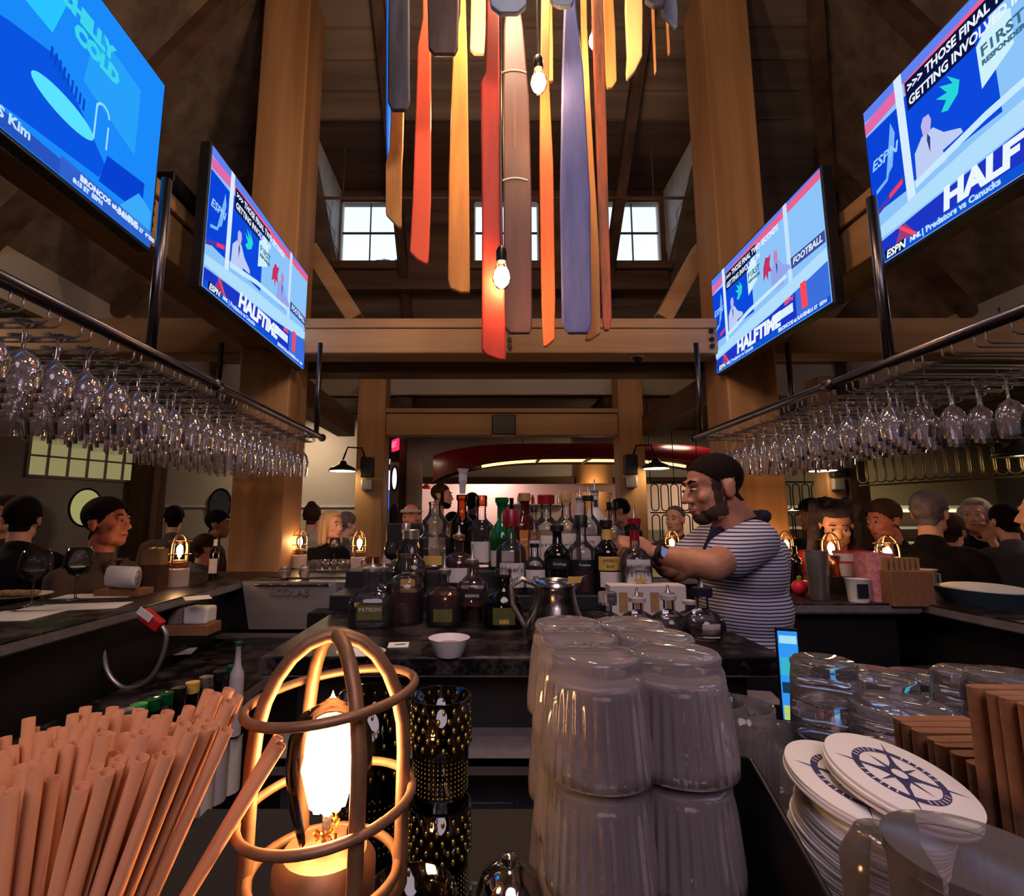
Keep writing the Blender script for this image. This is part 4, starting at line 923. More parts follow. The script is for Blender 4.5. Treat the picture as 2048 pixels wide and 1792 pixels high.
L(598, 1135, 'caged bulb lamp on the back bar beside the left timber post', .7)
L(717, 1141, 'caged bulb lamp on the back bar right of the blonde woman', .2)
L(1347, 1141, 'caged bulb lamp behind the bartender, in front of his chest', .5)
for p, lb, r in (((1.90, 2.45), 'caged bulb lamp on the right bar behind the pink canister', .2), ((1.90, 2.85), 'caged bulb lamp behind the tall steel shaker', .9), ((1.86, 3.2), 'caged bulb lamp beside the dark wine bottles at right', .6)):
    cage_lamp((p[0], p[1], BZ), lb, False, r, 0, whiteb)

# ============================================================ BOTTLES
PROF = {
 'std': [(1, 0), (1, .60), (.92, .66), (.55, .74), (.36, .79), (.33, .96), (.38, .965), (.38, 1)],
 'slim': [(1, 0), (1, .62), (.9, .68), (.5, .76), (.40, .84), (.38, .96), (.42, .965), (.42, 1)],
 'squat': [(.92, 0), (1, .03), (1, .42), (.86, .56), (.5, .67), (.36, .72), (.34, .94), (.42, .95), (.42, 1)],
 'flask': [(.96, 0), (1, .04), (1, .50), (.95, .60), (.62, .69), (.30, .73), (.28, .93), (.36, .94), (.36, 1)],
 'round': [(.5, 0), (.8, .04), (1, .22), (1, .36), (.85, .52), (.5, .63), (.28, .68), (.26, .92), (.36, .93), (.36, 1)],
 'wine': [(1, 0), (1, .62), (.85, .70), (.45, .77), (.38, .82), (.36, .98), (.40, .985), (.40, 1)],
 'decanter': [(.9, 0), (1, .05), (1, .38), (.97, .46), (.70, .52), (.66, .56), (.78, .66), (.74, .74), (.46, .82), (.36, .88), (.34, 1)],
 'taper': [(1, 0), (.96, .5), (.86, .62), (.58, .72), (.42, .80), (.36, .97), (.42, .975), (.42, 1)],
}
def rad_at(prof, t):
    for (r0, z0), (r1, z1) in zip(prof, prof[1:]):
        if z0 <= t <= z1: return r0 + (r1 - r0) * (t - z0) / max(1e-6, z1 - z0)
    return prof[-1][0]
def bottle(label, px, ytop, wpx, Y, kind='std', glass='glass', liq=None, lvl=.5, lab=None, cap=None, pour=None, sq=2.0, z0=None, rz=0, depth=1.0, group='liquor bottles on the island', words=(), seg=24, name='liquor_bottle'):
    if z0 is None: z0 = IZ if Y < 1.62 else (IZ + .045 if Y < 1.80 else IZ + .10)
    top = onY(px, ytop, Y); h = top.z - z0; r = wpx / 2 * Y / F; x = top.x
    t = thing(name, (x, Y, z0), label, 'bottle', group, rz=rz); pf = PROF[kind]
    B().lathe([(a * r, b_ * h) for a, b_ in pf], seg, sq=sq, ay=depth).obj('glass', M[glass], t, smooth='auto')
    if liq:
        q = [(a * r * .93, b_ * h) for a, b_ in pf if b_ < lvl]; q = [(q[0][0], .006)] + q[1:] + [(rad_at(pf, lvl) * r * .93, lvl * h)]
        B().lathe(q, seg, sq=sq, ay=depth).obj('liquid', M[liq], t, smooth='auto')
    if lab:
        for (z1, z2, m, ww) in lab:      # label patch on the front, wrapping
            n = 10; b = B(); R = 1.012
            for j in range(n + 1):
                a = -pi / 2 + (j / n - .5) * ww
                ca, sa = cos(a), sin(a); q = (abs(ca) ** sq + abs(sa) ** sq) ** (-1 / sq) if sq != 2 else 1
                for z in (z1, z2): rr = rad_at(pf, z) * r * q * R + .0006; b.v.append((rr * ca, rr * sa * depth, z * h))
            for j in range(n): b.f.append((2 * j, 2 * j + 2, 2 * j + 3, 2 * j + 1))
            b.obj('label', M[m], t, smooth=True)
    for w in words:                       # (text, size, height fraction, material, tilt)
        s, sz, zf, mm = w[:4]; rr = rad_at(pf, zf) * r * 1.02 * depth
        text(t, s, sz, (0, -rr - .0015, zf * h), (pi / 2, w[4] if len(w) > 4 else 0, 0), M[mm] if isinstance(mm, str) else mm, 'label_lettering', .0003, sx=w[5] if len(w) > 5 else 1)
    tr = pf[-1][0] * r
    if cap:
        m, ch, cr = cap; B().lathe([(tr * cr, 0), (tr * cr * 1.02, ch * .9), (tr * cr * .9, ch)], 14, (0, 0, h - .004)).obj('cap', M[m], t, smooth='auto')
    if pour:
        B().lathe([(tr * .95, -.004), (tr * 1.1, .0), (tr * 1.1, .008), (tr * .5, .012), (.004, .02), (.0028, pour)], 12, (0, 0, h)).obj('pour_spout', M['steel'], t, smooth='auto')
    return t
ink = 'ink'; wh = 'white'
# rear tier, left to right
R_ = 1.93; MID = 1.70; FR = 1.40
bottle('clear decanter bottle with two bulges in its neck, left of the rear row', 870, 1008, 66, R_, 'decanter', lvl=.3, liq='clearspirit', cap=('glass', .012, 1.1), lab=[(.06, .20, 'labelgold', 1.1)])
bottle('amber bottle with a crumpled clear pour cap standing tallest at left', 924, 998, 46, R_ + .02, 'slim', 'brownbottle', 'whiskey', .4, cap=('brownbottle', .02, 1.15))
t = thing('pour_cap', onY(924, 998, R_ + .02) + Vector((0, 0, .02)), 'crumpled clear plastic cap on the tall amber bottle', 'cap'); B().lathe([(.010, 0), (.012, .03), (.016, .05), (.015, .075), (.022, .095)], 9, flute=3, fl=.2).obj('cup', M['frosted'], t)
bottle('clear bottle with a tall dark stopper beside the green bottle', 963, 1010, 54, R_, 'std', 'glass', 'clearspirit', .35, lab=[(.10, .42, 'label', 1.6)], cap=('brownbottle', .04, 1.1))
bottle('green whiskey bottle with a small white capsule', 1004, 1004, 54, R_ - .05, 'squat', 'greenbottle', cap=('greenbottle', .02, 1.2), lab=[(.05, .28, 'label', 1.9)])
bottle('tall slim dark green bottle behind the green whiskey', 1023, 996, 22, R_ + .07, 'slim', 'darkbottle')
bottle('angular bottle with a slanting copper label reading Blue Label', 1049, 1000, 44, R_ - .03, 'slim', 'whiskey', cap=('cork', .03, 1.3), sq=5, rz=.25, lab=[(.10, .56, 'labelorange', 1.4)], words=(('Blue Label', .0135, .44, wh, -.22), ('Blended Scotch', .006, .36, wh, -.22)))
bottle('round shouldered clear bottle with a dark red stopper and pale label', 1092, 1006, 60, R_, 'std', 'glass', 'clearspirit', .3, lab=[(.12, .50, 'label', 1.5)], cap=('canoe', .035, 1.5), words=(('Bib & Tucker', .012, .36, ink),))
bottle('clear bottle with a tall cork and a spout, cream label', 1132, 1004, 54, R_, 'std', 'glass', 'clearspirit', .45, lab=[(.08, .52, 'label', 1.6)], cap=('cork', .04, 1.1), pour=.06, words=(('Grey Goose', .011, .36, ink),))
bottle('frosted white bottle with a steel spout, third from the right of the rear row', 1160, 1000, 42, R_ + .05, 'taper', 'frosted', pour=.055)
bottle('clear bottle with black cap and printed label near the right of the rear row', 1176, 1000, 50, R_ - .06, 'std', 'glass', 'clearspirit', .5, lab=[(.10, .48, 'label', 1.7)], cap=('black', .02, 1.2), pour=.055, words=(('THE', .010, .40, ink), ('BOTANIST', .012, .33, ink)))
bottle('frosted pale vodka bottle with a dark necklace tag', 1189, 985, 44, R_ + .04, 'std', 'frosted', pour=.05, lab=[(.80, .90, 'labelblack', 1.0)])
bottle('clear bottle with a grey screw cap at the right end of the rear row', 1224, 1018, 46, R_ - .02, 'std', 'glass', 'clearspirit', .5, cap=('blackmetal', .03, 1.25), pour=.05, lab=[(.10, .42, 'label', 1.7)], words=(('AVION', .011, .30, ink),))
bottle('small dark capped bottle peeping between the copper label and the red stopper bottles', 1068, 1022, 24, R_ - .08, 'slim', 'glass', 'clearspirit', .4, cap=('black', .02, 1.3), lab=[(.1, .5, 'label', 2)])
# middle tier
bottle('crystal flask with metal stopper, left of the middle row', 822, 1075, 64, MID - .02, 'squat', 'glass', 'whiskey', .33, cap=('steel', .03, 1.2), sq=4, lab=[(.15, .4, 'labelgold', .8)])
bottle('dark rum bottle with clear neck cap behind the crystal flask', 812, 1062, 34, MID + .04, 'slim', 'darkbottle', cap=('steel', .03, 1.2))
bottle('wide whiskey bottle with black shoulder and pale label', 918, 1075, 62, MID, 'flask', 'glass', 'whiskey', .62, lab=[(.2, .46, 'label', 1.4)], pour=.04)
bottle('clear bottle with red wax neck beside the pale labelled bottle', 1022, 1050, 60, MID - .02, 'std', 'glass', 'whiskey', .45, cap=('canoe', .055, 1.5), lab=[(.10, .45, 'label', 1.7)], words=(("Maker's", .022, .36, ink), ('Mark', .024, .22, ink)))
bottle('clear gin bottle with cream label, left of the black rum bottle', 1069, 1092, 44, MID - .05, 'std', 'glass', 'clearspirit', .6, cap=('black', .012, 1.1), lab=[(.16, .52, 'label', 1.9)], words=(('BAR', .010, .38, ink), ('HILL', .010, .30, ink)))
bottle('black rum bottle with small gold lettered box label and dark wrapped neck', 1114, 1060, 54, MID - .04, 'std', 'darkbottle', cap=('labelblack', .02, 1.3), lab=[(.40, .56, 'labelblack', 1.5)], words=(('Goslings', .0125, .48, 'label'),))
bottle('round necked clear bottle with a black cap over dark liquid', 1162, 1052, 56, MID - .02, 'std', 'glass', 'whiskey', .5, cap=('black', .04, 1.25), lab=[(.36, .5, 'labelblack', 1.4)], words=(('Fonseca', .011, .43, wh),))
bottle('dark rum bottle with yellow neck band and yellow label', 1212, 1052, 54, MID - .05, 'std', 'darkbottle', cap=('black', .024, 1.2), lab=[(.80, .955, 'labelgold', 2.4), (.36, .56, 'labelgold', 1.7), (.12, .34, 'label', 1.5)], pour=.03, words=(("MYERS'S", .0125, .50, ink), ('RUM', .012, .42, ink)))
bottle('clear rum bottle with red neck and cream label beside the bartender hand', 1268, 1046, 62, MID - .12, 'flask', 'glass', 'whiskey', .22, cap=('canoe', .02, 1.15), pour=.055, lab=[(.22, .60, 'label', 1.7), (.80, .92, 'canoe', 5)], words=(('MOUNT GAY', .0135, .53, 'navy', 0, .85), ('Barbados', .009, .48, ink), ('ECLIPSE', .011, .34, 'labelgold'), ('★', .05, .36, 'labelgold')))
# front row
bottle('square clear tequila bottle with a white spout at the left end', 745, 1142, 84, FR, 'squat', 'glass', 'clearspirit', .38, sq=5, rz=.12, depth=.8, pour=.035, lab=[(.16, .42, 'labelgreen', 1.0)], words=(('PATRON', .014, .34, 'label'),))
bottle('small round clear bottle behind the square tequila bottle', 768, 1140, 50, FR + .16, 'round', 'glass', 'clearspirit', .3, pour=.03)
bottle('large flask of red brown bourbon with wide clear neck', 812, 1112, 72, FR + .04, 'flask', 'glass', 'whiskey', .48, pour=.0, cap=('glass', .01, 1.3), sq=3)
bottle('tall bourbon bottle in the middle of the front row with a pale spout', 889, 1145, 66, FR + .02, 'flask', 'glass', 'whiskey', .60, pour=.05, sq=3.4, lab=[(.10, .34, 'labelgreen', 1.0)])
bottle('dark whiskey bottle with thin white lettering band', 945, 1125, 60, FR + .05, 'std', 'glass', 'whiskey', .58, pour=.05, sq=3, lab=[(.42, .52, 'labelblack', 1.3), (.05, .30, 'brownbottle', 1.2)], words=(('RESERVE', .010, .47, wh),))
bottle('black bottle with an arched olive and gold label at the right of the front row', 1007, 1150, 74, FR - .02, 'squat', 'darkbottle', cap=('glass', .02, 1.0), depth=.6, lab=[(.08, .40, 'labelgreen', 1.2), (.10, .18, 'labelgold', .5)], pour=.0)
# small bottles at right of pitcher
bottle('small round bottle with a ball stopper behind the tumblers', 1215, 1205, 60, FR - .08, 'round', 'glass', 'whiskey', .3, cap=('solidglass', .03, 1.7))
bottle('squat bottle with a white pour spout behind the tumblers', 1274, 1200, 66, FR - .08, 'round', 'glass', 'clearspirit', .5, cap=('frosted', .012, 1.4), pour=.03)
bottle('squat yellowish tequila bottle with a white spout behind the tumblers', 1336, 1195, 72, FR - .12, 'round', 'glass', 'clearspirit', .5, cap=('frosted', .012, 1.2), pour=.03)
bottle('round clear tequila bottle with a cream oval label in front of the bartender', 1404, 1188, 80, FR - .16, 'round', 'glass', 'clearspirit', .45, cap=('c_navy', .02, 1.3), pour=.03, lab=[(.12, .42, 'label', .9)], words=(('Don Julio', .010, .30, ink),))
bottle('fat clear bottle just behind the oval labelled tequila', 1378, 1205, 56, FR - .02, 'round', 'glass', 'clearspirit', .4, cap=('frosted', .01, 1.2))
tb = thing('card_box', onZ(1315, 1245, IZ) + Vector((0, .1, 0)), 'cream printed card box behind the round bottles', 'box'); B().box(-.11, .11, -.03, .03, 0, .09).obj('carton', M['label'], tb, bevel=.003)
for k in range(4): B().box(-.085 + k * .045, -.06 + k * .045, -.0312, -.0302, .015, .07).obj('printed_mark', M['cork'], tb)
# steel pitcher
p = onY(1118, 1270, 1.16); pt = thing('steel_pitcher', (p.x, 1.22, IZ), 'polished steel water pitcher with a curved handle', 'pitcher')
h = onY(1118, 1160, 1.22).z - IZ
B().lathe([(.062, 0), (.068, .02), (.066, h * .35), (.052, h * .6), (.046, h * .85), (.052, h), (.050, h), (.044, h * .85), (.05, h * .6), (.063, h * .3), (.06, .01)], 32).obj('body', mat('polished_steel', S(180, 172, 172), .2, metal=1, stretch=(8, 8, .3), bump=.1, scale=4), pt, smooth=True)
B().tube([(-.045, 0, h * .93), (-.075, 0, h * 1.02), (-.10, 0, h * .9), (-.098, 0, h * .6), (-.075, 0, h * .3), (-.064, 0, h * .2)], .006, 8).obj('handle', M['steel'], pt, smooth=True)
b = B(); b.add([(.045, -.018, h), (.045, .018, h), (.078, 0, h + .012), (.044, 0, h - .03)], [(0, 2, 1), (0, 3, 2), (1, 2, 3)]); b.obj('spout', M['steel'], pt)
tag(B().prism([(0, 0), (.028, .003), (.034, .016), (.002, .016)], (0, 0, 0), (1, 0, 0), (0, 0, 1), (0, 1, 0), .001).obj('paper_tag', M['labelgold'], loc=onY(1135, 1168, 1.15)), 'small folded paper tag hanging over the pitcher rim', 'tag')
# ramekin, cards on island
p = onZ(898, 1311, IZ); rk = thing('ramekin', (p.x, p.y, IZ), 'white fluted ramekin of sugar on the island', 'bowl')
B().lathe([(.026, 0), (.028, .002), (.040, .032), (.043, .036), (.041, .036), (.026, .006), (.001, .005)], 48, flute=24, fl=.012).obj('bowl', M['white'], rk, smooth='auto'); B().lathe([(.034, .022), (.001, .024)], 20).obj('sugar', mat('brown_sugar', S(160, 110, 96), .9, bump=.5, scale=80), rk)
def card(px, py, w, d, rz, label, z=IZ, m='paper', name='paper_card', hole=False):
    p = onZ(px, py, z); o = B().box(-w / 2, w / 2, -d / 2, d / 2, 0, .0015).obj(name, M[m], loc=(p.x, p.y, z + .0005), rot=(0, 0, rz)) if False else link(name, B().box(-w / 2, w / 2, -d / 2, d / 2, 0, .0015).mesh(name), M[m], None, 0, (p.x, p.y, z + .0005), (0, 0, rz)); tag(o, label, 'card'); return o
c = card(797, 1291, .045, .045, .1, 'small white card with a black mark on the island'); B().prism([(-.01, -.004), (.012, -.002), (.016, .006), (-.004, .001)], (0, 0, .0022), (1, 0, 0), (0, 1, 0), (0, 0, 1), .0008).obj('black_mark', M['ink'], c)
p = onZ(722, 1308, IZ); q = thing('small_plate', (p.x, p.y, IZ), 'small white oval plate behind the big lamp', 'plate'); B().lathe([(.03, 0), (.042, .006), (.043, .006), (.03, .002), (.001, .002)], 28, ax=1.2).obj('dish', M['white'], q, smooth=True)
# ============================================================ FOREGROUND TUMBLERS (stacked upside down)
TH = .082; SP = .0745
def tumbler_mesh():
    b = B(); R0, R1 = .0335, .0415; seg = 192           # upside down: base at the top
    prof = [(.0005, TH), (R0 - .006, TH), (R0 - .002, TH - .001), (R0, TH - .004), (R0 - .0008, TH - .009), (R0 + .0016, TH - .014)]
    out = prof + [(R0 + (R1 - R0) * t + .0016 * (1 - t), TH - .014 - (TH - .014) * t) for t in (.12, .3, .5, .7, .86, 1)]
    o = len(b.v); n = len(out)
    allp = out + [(R1 - .0020, 0)] + [(R1 - .0030 - (R1 - R0) * t * .98, (TH - .022) * t) for t in (.1, .3, .5, .7, .9, 1)] + [(R0 - .008, TH - .019), (.0005, TH - .019)]
    for i, (r, z) in enumerate(allp):
        fl = .0012 if (7 <= i <= n - 2) else 0
        for k in range(seg):
            a = 2 * pi * k / seg; q = r + (fl * cos(a * 32))
            b.v.append((q * cos(a), q * sin(a), z))
    for i in range(len(allp) - 1):
        for k in range(seg):
            k2 = (k + 1) % seg; b.f.append((i * seg + k, (i + 1) * seg + k, (i + 1) * seg + k2, i * seg + k2))
    me = b.mesh('fluted_tumbler', True); me.materials.append(M['fluted']); return me
TM = tumbler_mesh()
ztop = BZ + .009 + 2 * SP + TH
cols = [(1137, 1241, 'rear left'), (1258, 1242, 'rear right'), (1158, 1268, 'middle left'), (1308, 1266, 'middle right'), (1191, 1302, 'front left'), (1348, 1298, 'front right')]
for px, py, nm in cols:
    p = onZ(px, py, ztop)
    for k, lv in enumerate(('bottom', 'middle', 'top')):
        o = link('fluted_tumbler', TM, None, None, 0, (p.x, p.y, BZ + .009 + k * SP), (0, 0, random.random()))
        tag(o, f'{lv} upturned fluted tumbler in the {nm} column of the stack', 'glass', 'stacked fluted tumblers')
# upright highball and short glass to the right
def up_glass(px, py, h, r, label, name='highball_glass', z=BZ + .001, fl=True, group=None):
    p = onZ(px, py, z); seg = 72; b = B()
    pr = [(.0005, 0), (r * .86, 0), (r * .88, .004), (r * .88, .012)] + [(r * (.88 + .12 * t), .012 + (h - .012) * t) for t in (.15, .5, .85, 1)] + [(r * .95, h), (r * .93, h * .9), (r * .84, h * .4), (r * .80, .02), (.0005, .016)]
    for i, (q, zz) in enumerate(pr):
        f = .0009 if fl and 4 <= i <= 6 else 0
        for k in range(seg): a = 2 * pi * k / seg; s = q + f * cos(a * 18); b.v.append((s * cos(a), s * sin(a), zz))
    for i in range(len(pr) - 1):
        for k in range(seg): k2 = (k + 1) % seg; b.f.append((i * seg + k, i * seg + k2, (i + 1) * seg + k2, (i + 1) * seg + k))
    o = b.obj(name, M['solidglass'], None, True, 0, (p.x, p.y, z)); tag(o, label, 'glass', group)
up_glass(1497, 1722, .148, .034, 'tall fluted highball glass standing upright right of the tumbler stack')
up_glass(1440, 1700, .148, .034, 'tall fluted highball glass partly hidden behind the front right tumblers')
up_glass(1578, 1660, .10, .042, 'plain short glass standing beside the black coaster caddy', 'rocks_glass', fl=False)
# hobnail glasses behind the lamp
def hobnail(x, y, z, h, r, label):
    t = thing('hobnail_glass', (x, y, z), label, 'glass', 'dark hobnail glasses')
    dg_ = thin_glass('hobnail_glass_dark', (.42, .42, .44, 1), .05, 1.7)
    B().lathe([(r * .8, 0), (r * .84, .01), (r * .92, h * .5), (r, h), (r * .95, h), (r * .86, h * .5), (r * .7, .012), (.001, .012)], 32).obj('body', dg_, t, smooth=True)
    b = B(); g = B()
    for i in range(5):
        for k in range(18):
            a = 2 * pi * (k + .5 * (i % 2)) / 18; q = r * .97; b.ell((q * cos(a), q * sin(a), h * (.93 - .088 * i)), (.0019, .0019, .0029), 6, 4)
    b.obj('large_stud', M['gold2'], t, smooth=True)['kind'] = 'stuff'
    for i in range(9):
        for k in range(40):
            a = 2 * pi * k / 40; q = r * .89; g.ell((q * cos(a), q * sin(a), h * (.48 - .042 * i)), (.0009, .0009, .0011), 4, 3)
    g.obj('fine_stud', M['gold2'], t, smooth=True)['kind'] = 'stuff'
M['gold2'] = mat('stud_glass', S(120, 108, 62), .12, metal=.8)
p = onY(880, 1600, .50); hobnail(p.x, .50, BZ, .088, .028, 'lower glass of the rear pair of dark hobnail glasses'); hobnail(p.x, .50, BZ + .088, .09, .028, 'upper glass of the rear pair of dark hobnail glasses')
p = onY(822, 1700, .37); hobnail(p.x, .37, BZ, .098, .031, 'front dark hobnail glass right beside the lamp base')
p = onY(745, 1500, .56); hobnail(p.x, .56, BZ, .16, .036, 'dark hobnail glass seen through the lamp cage')
# black tray with chrome domes
tr = thing('black_tray', (onY(1010, 1700, .44).x, .43, BZ), 'black tray with a dashed silver border between lamp and tumblers', 'tray')
B().box(-.030, .030, -.13, .085, 0, .012).obj('tray', M['rubber'], tr, bevel=.003)
for k in range(6): B().box(-.029 + k * .0103, -.0225 + k * .0103, .079, .083, .0122, .0135).obj('dash', M['chrome'], tr)
for k in range(12):
    for s in (-1, 1): B().box(s * .0285 - .001, s * .0285 + .001, .072 - k * .016, .080 - k * .016, .0122, .0135).obj('dash', M['chrome'], tr)
for (y, z, lb) in ((.46, .012, 'dark chrome domed jar lid at the back of the black tray'), (.345, .012, 'shiny chrome domed jar lid at the front of the black tray')):
    t = thing('domed_jar', (tr.location.x + .004, y, BZ + z), lb, 'jar', 'domed jars on the tray')
    B().lathe([(.024, 0), (.025, .01), (.025, .022)], 28).obj('jar', M['darkbottle'], t, smooth='auto')
    B().lathe([(.027, .022), (.027, .028), (.022, .040), (.010, .048), (.006, .049), (.006, .054), (.0005, .056)], 28).obj('lid', M['chrome'], t, smooth='auto')

# ============================================================ STRAWS IN A CUP
sc_ = Vector((-.243, .305, BZ)); cup = thing('straw_cup', sc_, 'clear plastic cup packed with kraft paper straws at the bottom left', 'cup')
B().lathe([(.036, 0), (.038, .005), (.050, .128), (.0525, .130), (.051, .1335), (.0485, .130), (.035, .006), (.0005, .004)], 48).obj('cup', M['window'], cup, smooth=True)
B().tube([(.0525 * cos(2 * pi * k / 48), .0525 * sin(2 * pi * k / 48), .131) for k in range(48)], .0013, 6, closed=True).obj('rim', M['solidglass'], cup, smooth=True)
def straw_mesh(Ln):
    b = B(); r = .0034; s = 12
    for q in (r, r * .86):
        for z in (0, Ln): 
            for k in range(s): a = 2 * pi * k / s; b.v.append((q * cos(a), q * sin(a), z))
    for k in range(s):
        k2 = (k + 1) % s; b.f += [(k, k2, s + k2, s + k), (2 * s + k2, 2 * s + k, 3 * s + k, 3 * s + k2), (s + k, s + k2, 3 * s + k2, 3 * s + k)]
    me = b.mesh('paper_straw', True); me.materials.append(M['straw']); return me
SM = straw_mesh(.200); random.seed(5); n = 0; i = 0
while n < 130:
    i += 1; a = i * 2.39996; rr = sqrt((n + .5) / 130)
    bx, by = .026 * rr * cos(a), .026 * rr * sin(a)
    tx_ = .078 * rr * cos(a) + .012; ty_ = .052 * rr * sin(a) - .004
    if tx_ > .03: tx_ += .012
    lift = random.uniform(0, .022) + max(0, tx_) * .42
    d = Vector((tx_ - bx, ty_ - by, .175)).normalized()
    o = link('paper_straw', SM, None, None, 0, sc_ + Vector((bx, by, .004 + lift * .8)))
    o.rotation_mode = 'QUATERNION'; o.rotation_quaternion = d.to_track_quat('Z', 'Y')
    tag(o, 'kraft paper straw standing in the crowded clear cup at the bottom left', 'straw', 'kraft paper straws in the cup'); n += 1
for k, (dx, dy) in enumerate(((.100, .012), (.092, .02))):
    d = Vector((dx, dy, .168)).normalized(); o = link('paper_straw', SM, None, None, 0, sc_ + Vector((.020, dy * .5, .036 - .004 * k)))
    o.rotation_mode = 'QUATERNION'; o.rotation_quaternion = d.to_track_quat('Z', 'Y'); tag(o, ('kraft paper straw leaning farthest out of the cup towards the lamp', 'kraft paper straw just behind the one leaning farthest towards the lamp')[k], 'straw', 'straws leaning towards the lamp')

# ============================================================ COASTERS IN CADDY
def coaster_print(parent, z, R=.05):
    b = B(); n = 48
    for k in range(n):                       # ring
        a0, a1 = 2 * pi * k / n, 2 * pi * (k + 1) / n
        b.poly([(.0315 * cos(a0), .0315 * sin(a0), z), (.0315 * cos(a1), .0315 * sin(a1), z), (.0262 * cos(a1), .0262 * sin(a1), z), (.0262 * cos(a0), .0262 * sin(a0), z)])
    b.obj('printed_ring', M['navy'], parent)
    b = B()
    for k in range(36):
        a = 2 * pi * k / 36; c, s = cos(a), sin(a)
        if k % 9 in (0, 8, 1): continue
        b.poly([(.0308 * c - .0006 * s, .0308 * s + .0006 * c, z + .0002), (.0308 * c + .0006 * s, .0308 * s - .0006 * c, z + .0002), (.0270 * c + .0006 * s, .0270 * s - .0006 * c, z + .0002), (.0270 * c - .0006 * s, .0270 * s + .0006 * c, z + .0002)])
    b.obj('printed_tick', M['paper'], parent)
    b = B()
    for k in range(8):
        a = 2 * pi * k / 8; Lr = .045 if k % 2 == 0 else .024; w = .0058 if k % 2 == 0 else .0042
        c, s = cos(a), sin(a)
        b.poly([(Lr * c, Lr * s, z + .0001 + .00015 * (k % 2)), (.32 * Lr * c - w * .35 * s, .32 * Lr * s + w * .35 * c, z + .0001 + .00015 * (k % 2)), (.005 * c - w * s, .005 * s + w * c, z + .0001 + .00015 * (k % 2)), (.005 * c + w * s, .005 * s - w * c, z + .0001 + .00015 * (k % 2)), (.32 * Lr * c + w * .35 * s, .32 * Lr * s - w * .35 * c, z + .0001 + .00015 * (k % 2))])
    b.obj('printed_compass', M['navy'], parent)
    b = B(); b.poly([(.0055 * cos(2 * pi * k / 16), .0055 * sin(2 * pi * k / 16), z + .0005) for k in range(16)]); b.obj('printed_hub', M['paper'], parent)
CM = B().lathe([(.050, 0), (.0505, .0003), (.0505, .0019), (.050, .0022)], 56).mesh('paper_coaster', 'auto'); CM.materials.append(M['paper'])
cc = onY(1797, 1556, .375); tilt = Euler((radians(9), radians(13), 0))
random.seed(2); up = Vector((0, 0, 1)); up.rotate(tilt)
nC = 44
for k in range(nC):
    p = cc - up * (.0022 * k); off = Vector((random.uniform(-.001, .001), random.uniform(-.001, .001), 0))
    if k in (4, 5, 6): off += Vector((-.022, .008, -.0)); 
    elif k > 6: off += Vector((-.012, .002, 0))
    o = link('paper_coaster', CM, None, None, 0, p + off, (tilt.x, tilt.y, -.35)); o.scale = (.86, .86, .92)
    if k == 0: coaster_print(o, .0024); tag(o, 'top round white coaster with a full navy compass print', 'coaster', 'white coasters in the caddy')
    elif k == 4: coaster_print(o, .0024); tag(o, 'white coaster sticking out to the left under the top ones, compass half covered', 'coaster', 'white coasters in the caddy')
    else: tag(o, f'white coaster showing only its edge, {ordn(k)} from the top of the tilted stack', 'coaster', 'white coasters in the caddy')
cd = thing('caddy', (cc.x + .015, cc.y - .03, BZ), 'black plastic bar caddy holding the coaster stack and napkins', 'caddy')
B().box(-.085, .25, -.06, .10, 0, .012).obj('floor', M['black'], cd)
b = B(); b.add([(-.088, -.062, 0), (-.078, .10, 0), (-.062, .12, .19), (-.062, -.05, .10)], [(0, 1, 2, 3)]); 
B().prism([(-.07, 0), (.10, 0), (.12, .145), (.06, .165), (-.04, .12), (-.07, .09)], (-.100, 0, 0), (0, 1, 0), (0, 0, 1), (1, 0, 0), .004).obj('side_panel', M['blackmetal'], cd, bevel=.002)
B().prism([(-.055, 0), (.03, 0), (.03, .105), (-.014, .100), (-.055, .150)], (-.0, -.072, 0), (1, 0, 0), (0, 0, 1), (0, 1, 0), .004).obj('front_panel', M['black'], cd, bevel=.002)
B().box(.062, .066, -.06, .10, 0, .15).obj('divider', M['black'], cd); B().box(.246, .25, -.06, .14, 0, .12).obj('side_panel', M['black'], cd)
# brown napkins
def napkin_mesh(w, h, t):
    b = B(); pts = [(t / 2 * cos(a), -w + t / 2 * sin(a)) for a in [pi + pi * k / 6 for k in range(7)]] + [(t / 2, 0), (-t / 2, 0)]
    n = len(pts); b.v = [(x, y, 0) for x, y in pts] + [(x, y, h) for x, y in pts]; b.f = [tuple(reversed(range(n))), tuple(range(n, 2 * n))] + [(i, (i + 1) % n, n + (i + 1) % n, n + i) for i in range(n)]
    me = b.mesh('kraft_napkin', 'auto'); me.materials.append(M['kraft']); return me
NM = napkin_mesh(.06, .095, .0115); NM2 = napkin_mesh(.07, .150, .0100)
for k in range(8):
    p = onY(1800, 1436, .47); o = link('kraft_napkin', NM, None, None, 0, (p.x + .06 - .001 * k, .47 - .0122 * k, p.z - .095 - .0005 * k), (0, 0, -pi / 2 + random.uniform(-.05, .05)))
    tag(o, f'folded brown kraft napkin in the low row behind the coasters, {ordn(k)} from its far end', 'napkin', 'low row of folded kraft napkins')
for k in range(7):
    p = onY(1955, 1374, .372); o = link('kraft_napkin', NM2, None, None, 0, (p.x + .07, .372 - .0106 * k, p.z - .150), (0, 0, -pi / 2 + random.uniform(-.04, .04)))
    tag(o, f'folded brown kraft napkin in the tall row at the right edge, {ordn(k)} from behind', 'napkin', 'tall row of folded kraft napkins')
nr = thing('napkin_box', (.36, .41, BZ), 'low black box under the brown napkins', 'box'); B().box(-.04, .15, -.08, .09, 0, .052).obj('box', M['black'], nr)
